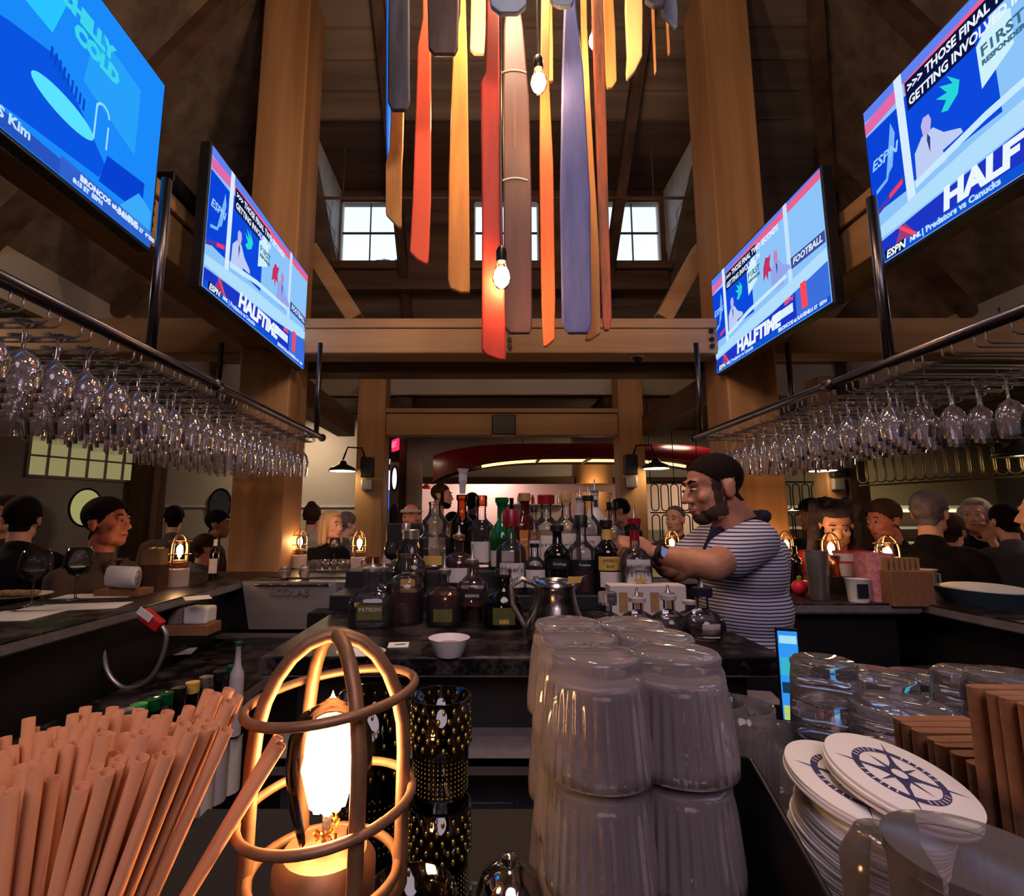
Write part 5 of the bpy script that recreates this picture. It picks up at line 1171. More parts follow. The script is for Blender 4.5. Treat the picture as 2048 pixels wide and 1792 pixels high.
# clear plastic cup lid, bottom right, and rolled cup
lp = onY(1950, 1705, .25); ld = thing('plastic_cup', (lp.x, .25, BZ), 'cloudy clear plastic cup with a lid at the bottom right corner', 'cup')
hz_ = thin_glass('cloudy_plastic', (.60, .56, .60, 1), .15, 1.5, haze=.16, hazecol=(.5, .45, .48, 1))
zz = lp.z - BZ
B().lathe([(.030, 0), (.0325, zz - .006), (.034, zz - .006), (.034, zz), (.025, zz + .002), (.0005, zz + .003)], 40).obj('cup', hz_, ld, smooth='auto')
q = onY(1800, 1690, .29); ld2 = thing('plastic_cup', (q.x, q.y + .01, BZ), 'cloudy clear plastic cup between the caddy and the front cup', 'cup')
B().lathe([(.018, 0), (.022, q.z - BZ - .015), (.014, q.z - BZ), (.0005, q.z - BZ)], 32).obj('cup', hz_, ld2, smooth=True)
# ---- right: stacks of plain glasses
def plain_mesh(r0, r1, h, seg=40):
    pr = [(.0005, h), (r0 * .9, h), (r0, h - .004), (r0 * .97, h - .010)] + [(r0 + (r1 - r0) * t, (h - .012) * (1 - t)) for t in (.1, .5, .9, 1)] + [(r1 - .002, 0), (r1 - .003, .004), (r0 - .001, h - .024), (.0005, h - .020)]
    b = B()
    for q, z in pr:
        for k in range(seg): a = 2 * pi * k / seg; b.v.append((q * cos(a), q * sin(a), z))
    for i in range(len(pr) - 1):
        for k in range(seg): k2 = (k + 1) % seg; b.f.append((i * seg + k, (i + 1) * seg + k, (i + 1) * seg + k2, i * seg + k2))
    me = b.mesh('plain_glass', True); me.materials.append(M['solidglass']); return me
P1 = plain_mesh(.034, .038, .085); P2 = plain_mesh(.045, .050, .07)
for px, py, Y, lv, nm, me, sp in ((1645, 1318, .62, 4, 'left', P1, .042), (1745, 1345, .66, 3, 'second', P2, .046), (1845, 1350, .74, 3, 'third', P2, .046), (1800, 1405, .56, 2, 'front middle', P2, .046), (1955, 1345, .64, 3, 'fourth', P2, .046), (2030, 1350, .60, 3, 'right edge', P2, .046)):
    p = onY(px, py, Y); hh = .085 if me is P1 else .07
    for k in range(lv): tag(link('plain_glass', me, None, None, 0, (p.x, Y, p.z - hh - k * sp)), f'plain upturned glass number {k + 1} from the top of the {nm} stack behind the napkins' if False else f'plain upturned glass, {("topmost", "second down", "third down", "fourth down")[k]} of the {nm} stack behind the napkins', 'glass', 'plain glasses stacked at the right')
rk2 = thing('glass_tray', (.60, .70, BZ), 'black drip tray under the plain glass stacks', 'tray'); B().box(-.24, .40, -.04, .16, -.02, .004).obj('tray', M['rubber'], rk2, bevel=.003)
# blue lit screen beside bartender
p = onY(1580, 1350, .98); ts = thing('till_screen', (p.x, .98, 0), 'narrow glowing blue touch screen beside the stacked glasses', 'screen', rz=radians(-20))
z0, z1 = onY(1580, 1440, .98).z, onY(1580, 1262, .98).z
B().box(-.018, .018, 0, .012, z0 - .3, z1 + .004).obj('case', M['blackmetal'], ts); b = B(); b.poly([(-.016, -.002, z0), (.016, -.002, z0), (.016, -.002, z1), (-.016, -.002, z1)]); b.obj('display', emis('blue_screen', S(50, 150, 245), 1.0), ts)
for a, c_, col in ((.0, .16, S(190, 215, 120)), (.30, .42, S(20, 60, 90)), (.5, .7, S(60, 190, 210)), (.86, .95, S(170, 235, 250))): B().box(-.014, .014, -.004, -.003, z0 + (z1 - z0) * a, z0 + (z1 - z0) * c_).obj('display_band', emis('band', col, .9), ts)
# gold foiled bottle tops lying in the ice well
for k, (px, py) in enumerate(((1705, 1292), (1738, 1285), (1772, 1288), (1808, 1280))):
    p = onZ(px, py, .90); t = thing('foil_bottle', p, f'bottle with crumpled gold foil neck in the ice well, {("first", "second", "third", "fourth")[k]} from the left', 'bottle', 'gold foiled bottles in the ice well', rot=(radians(20), radians(-60), .4 * k))
    b = B(); random.seed(k); b.lathe([(.034, -.05), (.034, .0), (.026, .03), (.016, .05), (.014, .08), (.001, .084)], 9, flute=4, fl=.12); b.obj('foil', M['gold'], t)
    B().lathe([(.036, -.14), (.037, -.05)], 16).obj('bottle', M['darkbottle'], t, smooth='auto')
iw = thing('ice_well', (onZ(1755, 1290, .89).x + .02, onZ(1755, 1290, .89).y, .88), 'black oval ice well holding gold foiled bottles', 'tub'); B().lathe([(.13, 0), (.16, .03), (.15, .03), (.12, .004), (.001, .004)], 32, ax=1.1).obj('tub', M['rubber'], iw, smooth='auto')

# ============================================================ THINGS ON THE LEFT BAR
def wine_glass(px, py, h, r, label, wine=.35, z=BZ, name='wine_glass', m='wine', group='wine glasses standing on the bar'):
    p = onZ(px, py, z); t = thing(name, (p.x, p.y, z + .001), label, 'glass', group)
    B().lathe([(r * .8, 0), (r * .3, .004), (.005, .010), (.004, h * .42), (.010, h * .45), (r * .6, h * .50), (r * .96, h * .62), (r, h * .70), (r * .92, h * .86), (r * .78, h)][:-1] + [(r * .78, h), (r * .77, h), (r * .98, h * .70), (r * .92, h * .62), (.006, h * .465)], 28).obj('glass', M['glass'], t, smooth=True)
    if wine: B().lathe([(.004, h * .468), (r * .55, h * .505), (r * .90, h * .61), (r * .95, h * (.60 + .1 * wine)), (.0005, h * (.60 + .1 * wine))], 24).obj('wine', M[m], t, smooth='auto')
    return t
wine_glass(62, 1213, .215, .056, 'large glass of red wine, nearest on the left bar')
wine_glass(150, 1200, .215, .056, 'second large glass of red wine in front of the man in the grey jacket')
wine_glass(668, 1126, .19, .045, 'wine glass in front of the blonde woman on the back bar', .5)
wine_glass(782, 1150, .20, .046, 'glass of dark red wine right of the caged lamps on the back bar', .6)
# rolled stack of coasters on a kraft box
p = onZ(248, 1190, BZ); cs = thing('coaster_stack_box', (p.x, p.y, BZ), 'brown card box under the toppled coasters on the left bar', 'box'); B().box(-.10, .10, -.05, .05, 0, .03).obj('box', M['kraft'], cs, bevel=.002)
for k in range(14):
    q = Vector((p.x, p.y, BZ + .031 + .050)) + Vector((-.075 + k * .0115, -.012 * k * .3, 0)); o = link('paper_coaster', CM, None, None, 0, q, (0, pi / 2, .25), ); o.scale = (.95, .95, 4.2)
    if k == 13:
        coaster_print(o, .0024); tag(o, 'end coaster with a navy compass on the toppled stack at the left bar', 'coaster', 'toppled coasters on the left bar')
    else: tag(o, f'white coaster on edge in the toppled left bar stack, {ordn(k)} from its left end', 'coaster', 'toppled coasters on the left bar')
p = onZ(304, 1180, BZ); st = thing('stick_holder', (p.x, p.y, BZ), 'dark holder of pale wooden stir sticks beside the left bar lamp', 'holder')
B().box(-.05, .05, -.04, .04, 0, .12).obj('box', M['c_brown'], st)
for k in range(8): B().box(-.045 + k * .012, -.036 + k * .012, -.03, .03, .02, .19 + .006 * (k % 3)).obj('stick', M['cork'], st)
for px, py, w, d, rz, lb in ((150, 1214, .34, .16, .25, 'white menu sheet under the wine glasses on the left bar'), (30, 1232, .22, .2, .1, 'white plate mat at the left edge of the bar'), (395, 1196, .10, .12, .6, 'small white ticket overhanging the left bar edge'), (195, 1192, .30, .14, .2, 'pale folded menu beside the toppled coasters'), (540, 1138, .05, .09, 0, 'pale folded card on the bar near the left post')):
    o = card(px, py, w, d, rz, lb, BZ, name='menu_sheet')
# hands/food plate left edge
p = onZ(45, 1195, BZ); pl_ = thing('food_plate', (p.x - .02, p.y, BZ), 'plate of sliced bread at the left edge of the bar', 'plate'); B().lathe([(.08, 0), (.12, .012), (.122, .014), (.08, .004), (.001, .003)], 32).obj('plate', M['white'], pl_, smooth=True)
for k in range(4): B().ell((-.06 + k * .035, .01 * (k % 2), .018), (.03, .045, .014), 12, 8).obj('slice', M['cork'], pl_, smooth=True)
# soda gun with steel hose
g = thing('soda_gun', onY(312, 1240, 1.95), 'red topped soda gun with a looping steel hose under the left bar', 'soda gun')
o0 = onY(312, 1240, 1.95)
hp = [onY(x, y, 1.95 - .0 * i) - o0 for i, (x, y) in enumerate(((180, 1250), (200, 1268), (206, 1300), (212, 1335), (228, 1362), (252, 1376), (285, 1368), (312, 1340), (328, 1300), (332, 1270), (324, 1252)))]
sm = []
for i in range(len(hp) - 1):
    p0_, p1_, p2_, p3_ = hp[max(i - 1, 0)], hp[i], hp[i + 1], hp[min(i + 2, len(hp) - 1)]
    for j in range(5):
        t_ = j / 5; sm.append(.5 * ((2 * p1_) + (-p0_ + p2_) * t_ + (2 * p0_ - 5 * p1_ + 4 * p2_ - p3_) * t_ ** 2 + (-p0_ + 3 * p1_ - 3 * p2_ + p3_) * t_ ** 3))
B().tube(sm + [hp[-1]], .0085, 10).obj('hose', M['steel'], g, smooth=True)
a = onY(285, 1225, 1.95) - o0; b_ = onY(322, 1254, 1.95) - o0; B().bar(a, b_, .035, .045).obj('gun_body', M['red'], g, bevel=.008)
B().bar(a + Vector((.0, -.024, .014)), a + Vector((.05, -.024, -.02)), .004, .026).obj('button_plate', M['white'], g)
# napkin box under the bar, notes, papers
p = onY(385, 1245, 2.35); nb_ = thing('napkin_holder', p, 'tan holder with white napkins under the left bar edge', 'holder')
B().box(-.09, .10, -.06, .06, -.045, .0).obj('tray', M['kraft'], nb_, bevel=.003); B().box(-.02, .085, -.045, .045, .0, .07).obj('napkins', M['paper'], nb_, bevel=.01); B().box(-.085, -.022, -.045, .045, 0, .065).obj('side_box', M['greywall'], nb_, bevel=.004)
for px, py, w, d, rz, z, lb in ((340, 1305, .20, .12, .3, .845, 'white paper sheet on the low shelf behind the hose'), (232, 1268, .08, .07, .2, .95, 'small white notice under the left bar')):
    card(px, py, w, d, rz, lb, z, name='paper_sheet')
# cans and glasses on the low shelf
p = onZ(38, 1420, .84); cn = thing('drink_can', (p.x, p.y, .842), 'dark blue drink can in a clear cup at the left edge', 'can')
B().lathe([(.028, 0), (.033, .006), (.033, .115), (.027, .125), (.001, .124)], 28).obj('can', mat('blue_can', S(22, 26, 66), .3, metal=.5), cn, smooth='auto'); B().lathe([(.038, 0), (.046, .135), (.044, .135), (.037, .004)], 28).obj('cup', M['window'], cn, smooth=True); B().box(.005, .03, -.035, -.033, .02, .05).obj('label', M['white'], cn)
random.seed(9)
caps = [M['greenbottle'], M['black'], M['labelgold'], M['steel'], M['black'], M['greenbottle']]
for k in range(12):
    px = 170 + k * 27; py = 1452 - k * 11; Y = .98 + .05 * k
    cm = caps[k % 6]
    if k == 0 or k == 4: cm = mat('green_cap', S(30, 140, 70), .4)
    t_ = onY(px, py, Y); t = thing('rail_bottle', (t_.x, Y, .62), f'short bottle in the left speed rail, {("first","second","third","fourth","fifth","sixth","seventh","eighth","ninth","tenth","eleventh","twelfth")[k]} from the straws', 'bottle', 'bottles in the left speed rail')
    h = t_.z - .62
    B().lathe([(.035, 0), (.035, h * .6), (.014, h * .78), (.013, h - .02)], 16).obj('glass', M['darkbottle' if k % 3 else 'glass'], t, smooth='auto')
    B().lathe([(.016, h - .025), (.017, h), (.001, h + .002)], 14).obj('cap', cm, t, smooth='auto'); B().lathe([(.0355, h * .2), (.0355, h * .55)], 16).obj('label', M['label' if k % 2 else 'frosted'], t, smooth='auto')
srl = thing('speed_rail', (-.62, 1.25, .56), 'dark steel speed rail holding short bottles at left', 'rail'); B().bar((-.25, -.45, 0), (.22, .55, 0), .10, .05).obj('trough', M['darksteel'], srl)
sp = bottle('frosted squeeze bottle with a tall teal nozzle on the left rail', 478, 1288, 26, 1.5, 'slim', 'frosted', z0=.86, group=None, cap=('greenbottle', .01, 1.3), name='squeeze_bottle')
# votive jars and round rack on back bar
for k, (px, py) in enumerate(((600, 1146), (637, 1146))):
    p = onZ(px, py, BZ); v = thing('glass_votive', (p.x, p.y - .25, BZ), ('left', 'right')[k] + ' faceted clear votive jar beside the round glass rack', 'jar', 'votive jars on the back bar', rz=.3)
    B().lathe([(.026, 0), (.034, .02), (.034, .045), (.022, .058), (.024, .07), (.021, .07), (.03, .04), (.02, .006)], 10).obj('jar', M['solidglass'], v)
p = onZ(665, 1138, BZ); 
for k in range(16):
    a = 2 * pi * k / 16
    if k % 2: pass
    tag(B().lathe([(.016, 0), (.020, .05), (.018, .05), (.014, .006), (.001, .005)], 14).obj('shot_glass', M['wineglass'], loc=(p.x + .13 * cos(a), p.y + .10 * sin(a) - .05, BZ + .012), smooth=True), f'small clear shot glass in the round tray on the back bar, {ordn(k)} counted anticlockwise', 'glass', 'shot glasses in the round tray')
rt = thing('round_tray', (p.x, p.y - .05, BZ), 'round clear tray of shot glasses over the steel washer', 'tray'); B().lathe([(.17, 0), (.175, .01), (.165, .012), (.001, .010)], 40, ay=.8).obj('tray', M['steel'], rt, smooth='auto')
bt = bottle('dark wine bottle with white neck and label on the left bar', 432, 1075, 18, 2.95, 'wine', 'darkbottle', z0=BZ, lab=[(.15, .5, 'label', 2.2), (.8, .96, 'white', 6)], group=None, name='wine_bottle')
for k in range(4):
    p = onZ(720 + 28 * k, 1200, BZ - .1); tag(B().lathe([(.028, 0), (.036, .16), (.034, .16), (.026, .004)], 18).obj('mixing_tin', M['darksteel'], loc=(onY(718 + 28 * k, 1200, 2.7).x, 2.7, .98), smooth='auto'), f'dark mixing tin under the back bar, {("first","second","third","fourth")[k]} from the washer', 'tin', 'mixing tins under the back bar')
tag(B().box(-.35, .4, -.06, .1, .9, .979).obj('low_back_shelf', M['cab'], loc=(onY(760, 1200, 2.7).x, 2.7, 0)), 'black low shelf under the back bar with mixing tins', 'shelf')
ps = thing('till_monitor', onY(815, 1085, 3.22), 'black till monitor seen from behind at the back bar', 'monitor'); B().box(-.13, .13, -.02, .02, -.1, .12).obj('monitor', M['black'], ps, bevel=.01); B().tube([(0, 0, -.1), (0, 0, BZ - ps.location.z)], .02, 8).obj('stand', M['black'], ps)
cp = thing('copper_mug', onZ(745, 1147, BZ), 'copper mug glowing beside the lamp on the back bar', 'mug'); B().lathe([(.036, 0), (.042, .02), (.044, .10), (.041, .10), (.038, .02), (.001, .006)], 24).obj('cup', M['copper'], cp, smooth='auto'); B().tube([(-.042, 0, .085), (-.07, 0, .08), (-.07, 0, .03), (-.042, 0, .02)], .005, 8).obj('handle', M['copper'], cp, smooth=True)

# ============================================================ THINGS ON THE RIGHT
def onSC(px, py): return onZ(px, py, BZ)
p = onZ(1640, 1199, BZ); s = thing('cocktail_shaker', (p.x, p.y, BZ), 'tall brushed steel shaker tin on the service counter', 'shaker'); B().lathe([(.034, 0), (.036, .004), (.047, .20), (.049, .202), (.045, .2), (.034, .006), (.001, .005)], 32).obj('tin', M['steel'], s, smooth='auto')
p = onZ(1601, 1190, BZ); s = thing('red_ball', (p.x, p.y, BZ), 'bright red round plastic citrus shaped bottle with a green cap', 'bottle'); B().ell((0, 0, .034), (.034, .034, .034), 24, 16).obj('body', mat('bright_red', S(226, 40, 66), .35), s, smooth=True); B().lathe([(.010, .064), (.010, .08), (.006, .085)], 12).obj('cap', mat('lime_cap', S(120, 160, 50), .4), s)
p = onZ(1755, 1200, BZ); s = thing('pink_canister', (p.x, p.y, BZ), 'pink red patterned paper canister on the service counter', 'canister')
B().lathe([(.055, 0), (.055, .195), (.053, .195), (.053, .01), (.001, .01)], 24, sq=6).obj('canister', mat('pink_pattern', S(190, 90, 104), .7, col2=S(226, 160, 160), scale=45), s)
p = onZ(1718, 1203, BZ); s = thing('white_tub', (p.x, p.y, BZ), 'white paper tub with a black printed panel in front of the pink canister', 'tub'); B().lathe([(.036, 0), (.045, .09), (.047, .092), (.043, .092), (.035, .004), (.001, .003)], 28).obj('tub', M['white'], s, smooth='auto'); B().box(-.032, .012, -.045, -.043, .02, .075).obj('printed_panel', M['ink'], s)
for k in range(4):
    p = onY(1688 + 22 * (k % 2) * 1.6, 1105 + 20 * (k // 2), 2.42); s = thing('lidded_carton', (p.x, 2.42, p.z), 'stacked cream carton with a red lid, ' + ('upper left', 'upper right', 'lower left', 'lower right')[k] + ' one', 'carton', 'cream cartons with red lids')
    B().lathe([(.042, -.06), (.047, 0)], 20).obj('carton', M['label'], s, smooth='auto'); B().lathe([(.049, 0), (.048, .008), (.001, .012)], 20).obj('lid', M['red'], s, smooth='auto')
tag(B().box(-.12, .10, -.06, .06, BZ, BZ + .075).obj('black_box', M['black'], loc=(onY(1700, 1150, 2.45).x, 2.45, 0)), 'black box under the cream cartons on the service counter', 'box')
for k, px in enumerate((1572, 1588)):
    bottle(('left', 'right')[k] + ' dark wine bottle standing at the bartender back', px, 1092, 24, 2.5 + .05 * k, 'wine', 'darkbottle', z0=BZ, group='dark bottles behind the bartender', name='wine_bottle')
s = thing('copper_jug', onZ(1668, 1185, BZ), 'copper jug glowing beside the tall steel shaker', 'jug'); B().lathe([(.03, 0), (.045, .05), (.04, .12), (.045, .17), (.042, .17), (.03, .01)], 20).obj('body', M['copper'], s, smooth=True)
s = thing('kraft_bag_box', onY(1820, 1140, 2.15), 'brown paper carton of stir sticks beside the right lamp', 'box'); B().box(-.12, .05, -.05, .05, -.14, .0).obj('carton', M['kraft'], s, bevel=.004)
for k in range(7): B().box(-.11 + k * .022, -.098 + k * .022, -.01, .03, -.01, .05).obj('stick', M['cork'], s)
for k, (px, py) in enumerate(((1812, 1170), (1857, 1168))):
    p = onZ(px, py + 10, BZ); s = thing('white_mug', (p.x, p.y, BZ), ('left', 'right')[k] + ' white mug of the pair at the corner of the right bar', 'mug', 'white mugs on the right bar'); B().lathe([(.030, 0), (.035, .01), (.038, .085), (.044, .095), (.036, .09), (.03, .012), (.001, .01)], 24).obj('cup', M['frosted'], s, smooth='auto'); B().tube([(.036, 0, .075), (.062, 0, .07), (.062, 0, .03), (.034, 0, .02)], .005, 8).obj('handle', M['frosted'], s, smooth=True)
p = onZ(1955, 1190, BZ); s = thing('napkin_bundle', (2.02, 2.12, BZ), 'white napkins on a dark blue dish at the right bar', 'napkins'); B().lathe([(.10, 0), (.12, .06), (.118, .06), (.001, .02)], 28, ax=1.2, ay=1.6).obj('dish', mat('teal_dish', S(44, 62, 76), .4), s, smooth='auto'); B().ell((0, 0, .06), (.12, .16, .02), 20, 10).obj('napkin', M['paper'], s, smooth=True)
s = thing('amber_tumbler', onZ(1838, 1205, BZ) + Vector((.1, .1, 0)), 'squat amber glass tumbler on the right bar edge', 'glass'); B().lathe([(.03, 0), (.036, .07), (.034, .07), (.028, .01)], 20).obj('glass', M['brownbottle'], s, smooth='auto')
s = thing('lime_cup', onY(1290, 1118, 3.15) * 0 + Vector((onY(1290, 1118, 3.15).x, 3.15, BZ + .081)), 'cup of lime wedges and straws behind the bartender hand', 'cup'); B().lathe([(.03, -.08), (.04, 0), (.038, 0), (.001, -.07)], 20).obj('cup', M['frosted'], s, smooth='auto')
for k in range(4): B().tube([(.01 * k - .02, 0, -.02), (.014 * k - .03, 0, .08 + .01 * k)], .004, 6).obj('stir_stick', mat('lime_green', S(150, 190, 40), .4), s)
card(1470, 1392, .2, .1, -.2, 'grey cloth lying on the ledge right of the tumblers', 1.0, 'edge', 'bar_cloth')
# ============================================================ PEOPLE
def head_forms(b, c, s, Rm, nose=1.0, beard=False):
    def P(x, y, z): return c + Rm @ (Vector((x, y, z)) * s)
    q = Rm.to_quaternion()
    e = lambda p, r: b.ell(P(*p), tuple(v * s for v in r), 16, 12, q)
    e((0, .012, .040), (.074, .094, .080)); e((0, -.028, -.025), (.060, .062, .082)); e((0, -.055, -.088), (.032, .034, .026))
    e((.034, -.022, -.068), (.026, .046, .036)); e((-.034, -.022, -.068), (.026, .046, .036))
    e((.038, -.062, -.022), (.022, .022, .020)); e((-.038, -.062, -.022), (.022, .022, .020))
    b.cap(P(-.032, -.080, .030), P(.032, -.080, .030), .012 * s, .012 * s, 10)
    b.cap(P(0, -.088, .014), P(0, -.110 * nose, -.026), .009 * s, .0125 * s, 10)
    e((.012, -.096, -.030), (.009, .010, .008)); e((-.012, -.096, -.030), (.009, .010, .008))
    e((0, -.088, -.056), (.024, .011, .008)); e((0, -.085, -.069), (.020, .011, .008))
    for k in (-1, 1): e((k * .076, .012, -.004), (.010, .020, .032)); e((k * .078, .022, .012), (.009, .012, .018))
    b.cap(P(0, .020, -.06), P(0, .045, -.20), .052 * s, .060 * s, 14)
def hand_forms(b, w, d, up, s=1.0, curl=.5):
    d = Vector(d).normalized(); up = Vector(up); side = d.cross(up).normalized(); up = side.cross(d).normalized()
    pc = w + d * .048 * s; q = Matrix((side, d, up)).transposed().to_quaternion()
    b.ell(pc, (.040 * s, .052 * s, .016 * s), 14, 10, q)
    for k, (off, ln) in enumerate(((-.030, .058), (-.010, .070), (.010, .074), (.029, .068))):
        a = w + d * .088 * s + side * off * s; m = a + (d * cos(curl * .6) - up * sin(curl * .6)) * ln * .5 * s; t = m + (d * cos(curl * 1.7) - up * sin(curl * 1.7)) * ln * .55 * s
        b.cap(a - d * .02 * s, m, .0088 * s, .0082 * s, 8); b.cap(m, t, .0082 * s, .0068 * s, 8)
    a = w + d * .028 * s + side * .034 * s; m = a + (side * .8 + d * .6 - up * .2).normalized() * .036 * s; t = m + (side * .25 + d - up * .4).normalized() * .030 * s
    b.cap(a, m, .011 * s, .010 * s, 8); b.cap(m, t, .010 * s, .008 * s, 8)
HAIRC = {'fade': (lambda q: q.z > max(-.050, .072 - .95 * (q.y + .07)) and not (abs(q.x) > .066 and -.045 < q.z < .030 and -.012 < q.y < .040), .0022, .8),
         'short': (lambda q: q.z > max(-.066, .060 - .95 * (q.y + .07)) and not (abs(q.x) > .068 and -.045 < q.z < .022 and -.012 < q.y < .040), .006, 1.6),
         'thin': (lambda q: q.z > max(-.088, .095 - 1.3 * (q.y + .05)) and not (abs(q.x) > .068 and -.045 < q.z < .030 and -.012 < q.y < .040), .005, .6)}
BEARDC = lambda q: q.y < .006 and -.135 < q.z and (q.z < -.040 + .42 * (q.y + .01) or (abs(q.x) > .052 and q.z < .035 and -.036 < q.y < -.006)) and not (abs(q.x) < .023 and -.076 < q.z < -.052) and not (q.z < -.088 and q.y > -.032) and not (abs(q.x) < .018 and q.z > -.044 and q.y < -.07)
def shell(body, name, cond, c, Rm, s, off, grow, m, root):
    me = body.data; R = Rm.transposed(); nv = {}; vs = []; fs = []
    for pl_ in me.polygons:
        q0 = (R @ (pl_.center - c)) / s
        if q0.y < .118 and q0.length < .17 and cond(q0) and not (q0.z < -.05 and q0.y > .075):
            f = []
            for vi in pl_.vertices:
                if vi not in nv:
                    v = me.vertices[vi]; q = (R @ (v.co - c)) / s; nv[vi] = len(vs); vs.append(v.co + v.normal * off * s * (1 + grow * max(0, q.z) / .08))
                f.append(nv[vi])
            fs.append(tuple(f))
    if not fs: return None
    b = B(); b.add(vs, fs); o = b.obj(name, m, root, smooth=True)
    k = o.modifiers.new('t', 'SOLIDIFY'); k.thickness = off * 1.6; k.offset = -1; return o
def figure(label, px, py, Y, yaw, skin='skin', hair='short', hm='hair_dark', top='c_black', scale=1.0, pitch=0, roll=0, arms=(), seated=True, vox=.0095, extras=None, shoulders=.19, group=None, fat=1.0, eyes=True, lean=0.0, scarf=None):
    hc = onY(px, py, Y); root = thing('person', (hc.x, Y, 0), label, 'person', group, rz=radians(yaw) + atan((CX - px) / F)); hz = hc.z; s = scale
    c = Vector((0, 0, hz)); Rm = Euler((radians(pitch), radians(roll), 0)).to_matrix()
    b = B(); head_forms(b, c, s, Rm)
    nk = c + Rm @ Vector((0, .04, -.19)) * s + Vector((0, lean, 0))
    ch = nk + Vector((0, .012 + lean, -.17 * s)); wa = nk + Vector((0, .01 + lean * 2, -.40 * s)); hp = nk + Vector((0, .02 + lean * 2, -.56 * s))
    j = B(); sw = shoulders * s; nk0 = nk; nk = nk + Vector((0, 0, .035 * s)); ch = ch + Vector((0, 0, .035 * s))
    j.ell(ch, (.165 * s * fat, .105 * s * fat, .17 * s), 18, 12); j.ell(wa, (.150 * s * fat, .11 * s * fat, .17 * s), 18, 12); j.ell(hp, (.165 * s * fat, .12 * s * fat, .11 * s), 16, 10)
    j.cap(nk + Vector((-sw * .80, .012, -.075 * s)), nk + Vector((sw * .80, .012, -.075 * s)), .060 * s, .060 * s, 14)
    j.cap(nk + Vector((0, .004, -.010 * s)), nk + Vector((0, .012, -.07 * s)), .070 * s, .115 * s, 14)
    if not arms: arms = (((-sw, .01, -.09), (-sw - .06, -.03, -.34), (-.10, -.27, -.40)), ((sw, .01, -.09), (sw + .06, -.03, -.34), (.10, -.27, -.40)))
    for a in arms:
        A0, A1, A2 = [nk + Vector(p) * s for p in a[:3]]; bare = len(a) > 3 and a[3]
        j.cap(A0, A1 if not bare else A0.lerp(A1, .8), .056 * s, .046 * s, 12)
        if not bare: j.cap(A1, A1.lerp(A2, .93), .045 * s, .032 * s, 12)
        b.cap(A0.lerp(A1, .6) if bare else A1.lerp(A2, .75), A1 if bare else A2, .040 * s if bare else .027 * s, .036 * s if bare else .025 * s, 12)
        if bare: b.cap(A1, A2, .038 * s, .025 * s, 12)
        hand_forms(b, A2, (A2 - A1), Vector((0, -.3, 1)) if abs((A2 - A1).normalized().z) < .8 else Vector((0, 1, 0)), s, .7)
    # keep the neck tied to hidden arms so that the body stays one surface
    for a in arms: b.cap(nk + Vector((0, .01, -.06 * s)), nk + Vector(a[0]) * s, .034 * s, .034 * s, 8); b.cap(nk + Vector(a[0]) * s, nk + Vector(a[1]) * s, .034 * s, .028 * s, 8); b.cap(nk + Vector(a[1]) * s, nk + Vector(a[2]) * s, .026 * s, .022 * s, 8)
    body = bake('body', b, M[skin], root, vox, 3)
    if eyes:
        for k in (-1, 1):
            p = c + Rm @ (Vector((k * .030, -.0865, .008)) * s); B().ell(p, (.0125 * s, .010 * s, .0075 * s), 12, 8, Rm.to_quaternion()).obj('eye', M['eye'], root, smooth=True)
            p = c + Rm @ (Vector((k * .030, -.0955, .008)) * s); B().ell(p, (.0058 * s, .003 * s, .006 * s), 10, 6, Rm.to_quaternion()).obj('iris', M['iris'], root, smooth=True)
            B().tube([c + Rm @ (Vector((k * (.030 + dx), -.097 + abs(dx) * .5, .034 + (.004 if dx == 0 else 0))) * s) for dx in (-.016, 0, .016)], .0035 * s, 6).obj('eyebrow', M[hm if hm != 'hair_blonde' else 'hair_brown'], root)
        B().tube([c + Rm @ (Vector((dx, -.0985 + abs(dx) * .5, -.0625)) * s) for dx in (-.020, -.01, 0, .01, .020)], [.002 * s, .0045 * s, .005 * s, .0045 * s, .002 * s], 6).obj('mouth', M['lips'], root, smooth=True)
    bake('top', j, M[top], root, vox * 1.25, 4)
    # hair
    h = B(); P = lambda x, y, z: c + Rm @ (Vector((x, y, z)) * s); q = Rm.to_quaternion(); e = lambda p, r: h.ell(P(*p), tuple(v * s for v in r), 16, 12, q)
    hk = 'short' if hair == 'bun' else hair
    if hk in HAIRC: shell(body, 'hair', HAIRC[hk][0], c, Rm, s, HAIRC[hk][1], HAIRC[hk][2], M[hm], root)
    if hair == 'bun': e((0, .06, .12), (.045, .045, .04))
    if hair == 'bob':
        e((0, .025, .050), (.088, .095, .086)); e((0, -.04, .10), (.06, .045, .022))
        for k in (-1, 1): h.cap(P(k * .078, -.01, .04), P(k * .085, -.005, -.13), .024 * s, .026 * s, 10); h.cap(P(k * .07, .04, .04), P(k * .07, .05, -.14), .035 * s, .03 * s, 10)
        h.cap(P(0, .07, .03), P(0, .075, -.13), .05 * s, .045 * s, 12)
    if hair == 'curly':
        random.seed(int(px)); e((0, -.035, .092), (.070, .052, .036)); e((0, .035, .05), (.094, .095, .088))
        for k in range(150):
            a = random.uniform(-.35, pi + .35); z = random.uniform(-.30, .10); rr = .098 + .03 * max(0, -z) * 4
            h.ell(P(rr * cos(a), .02 + rr * .95 * sin(a) * (1 if sin(a) > 0 else .45), z), (.030 * s, .030 * s, .040 * s), 8, 6)
    if hair == 'long':
        e((0, .03, .05), (.088, .095, .086))
        for k in range(9): a = -.15 + (pi + .3) * k / 8; h.cap(P(.080 * cos(a), .02 + .08 * sin(a), .04), P(.10 * cos(a), .03 + .09 * sin(a), -.24), .030 * s, .028 * s, 8)
    if h.v: bake('hair', h, M[hm], root, vox * 1.1, 2)
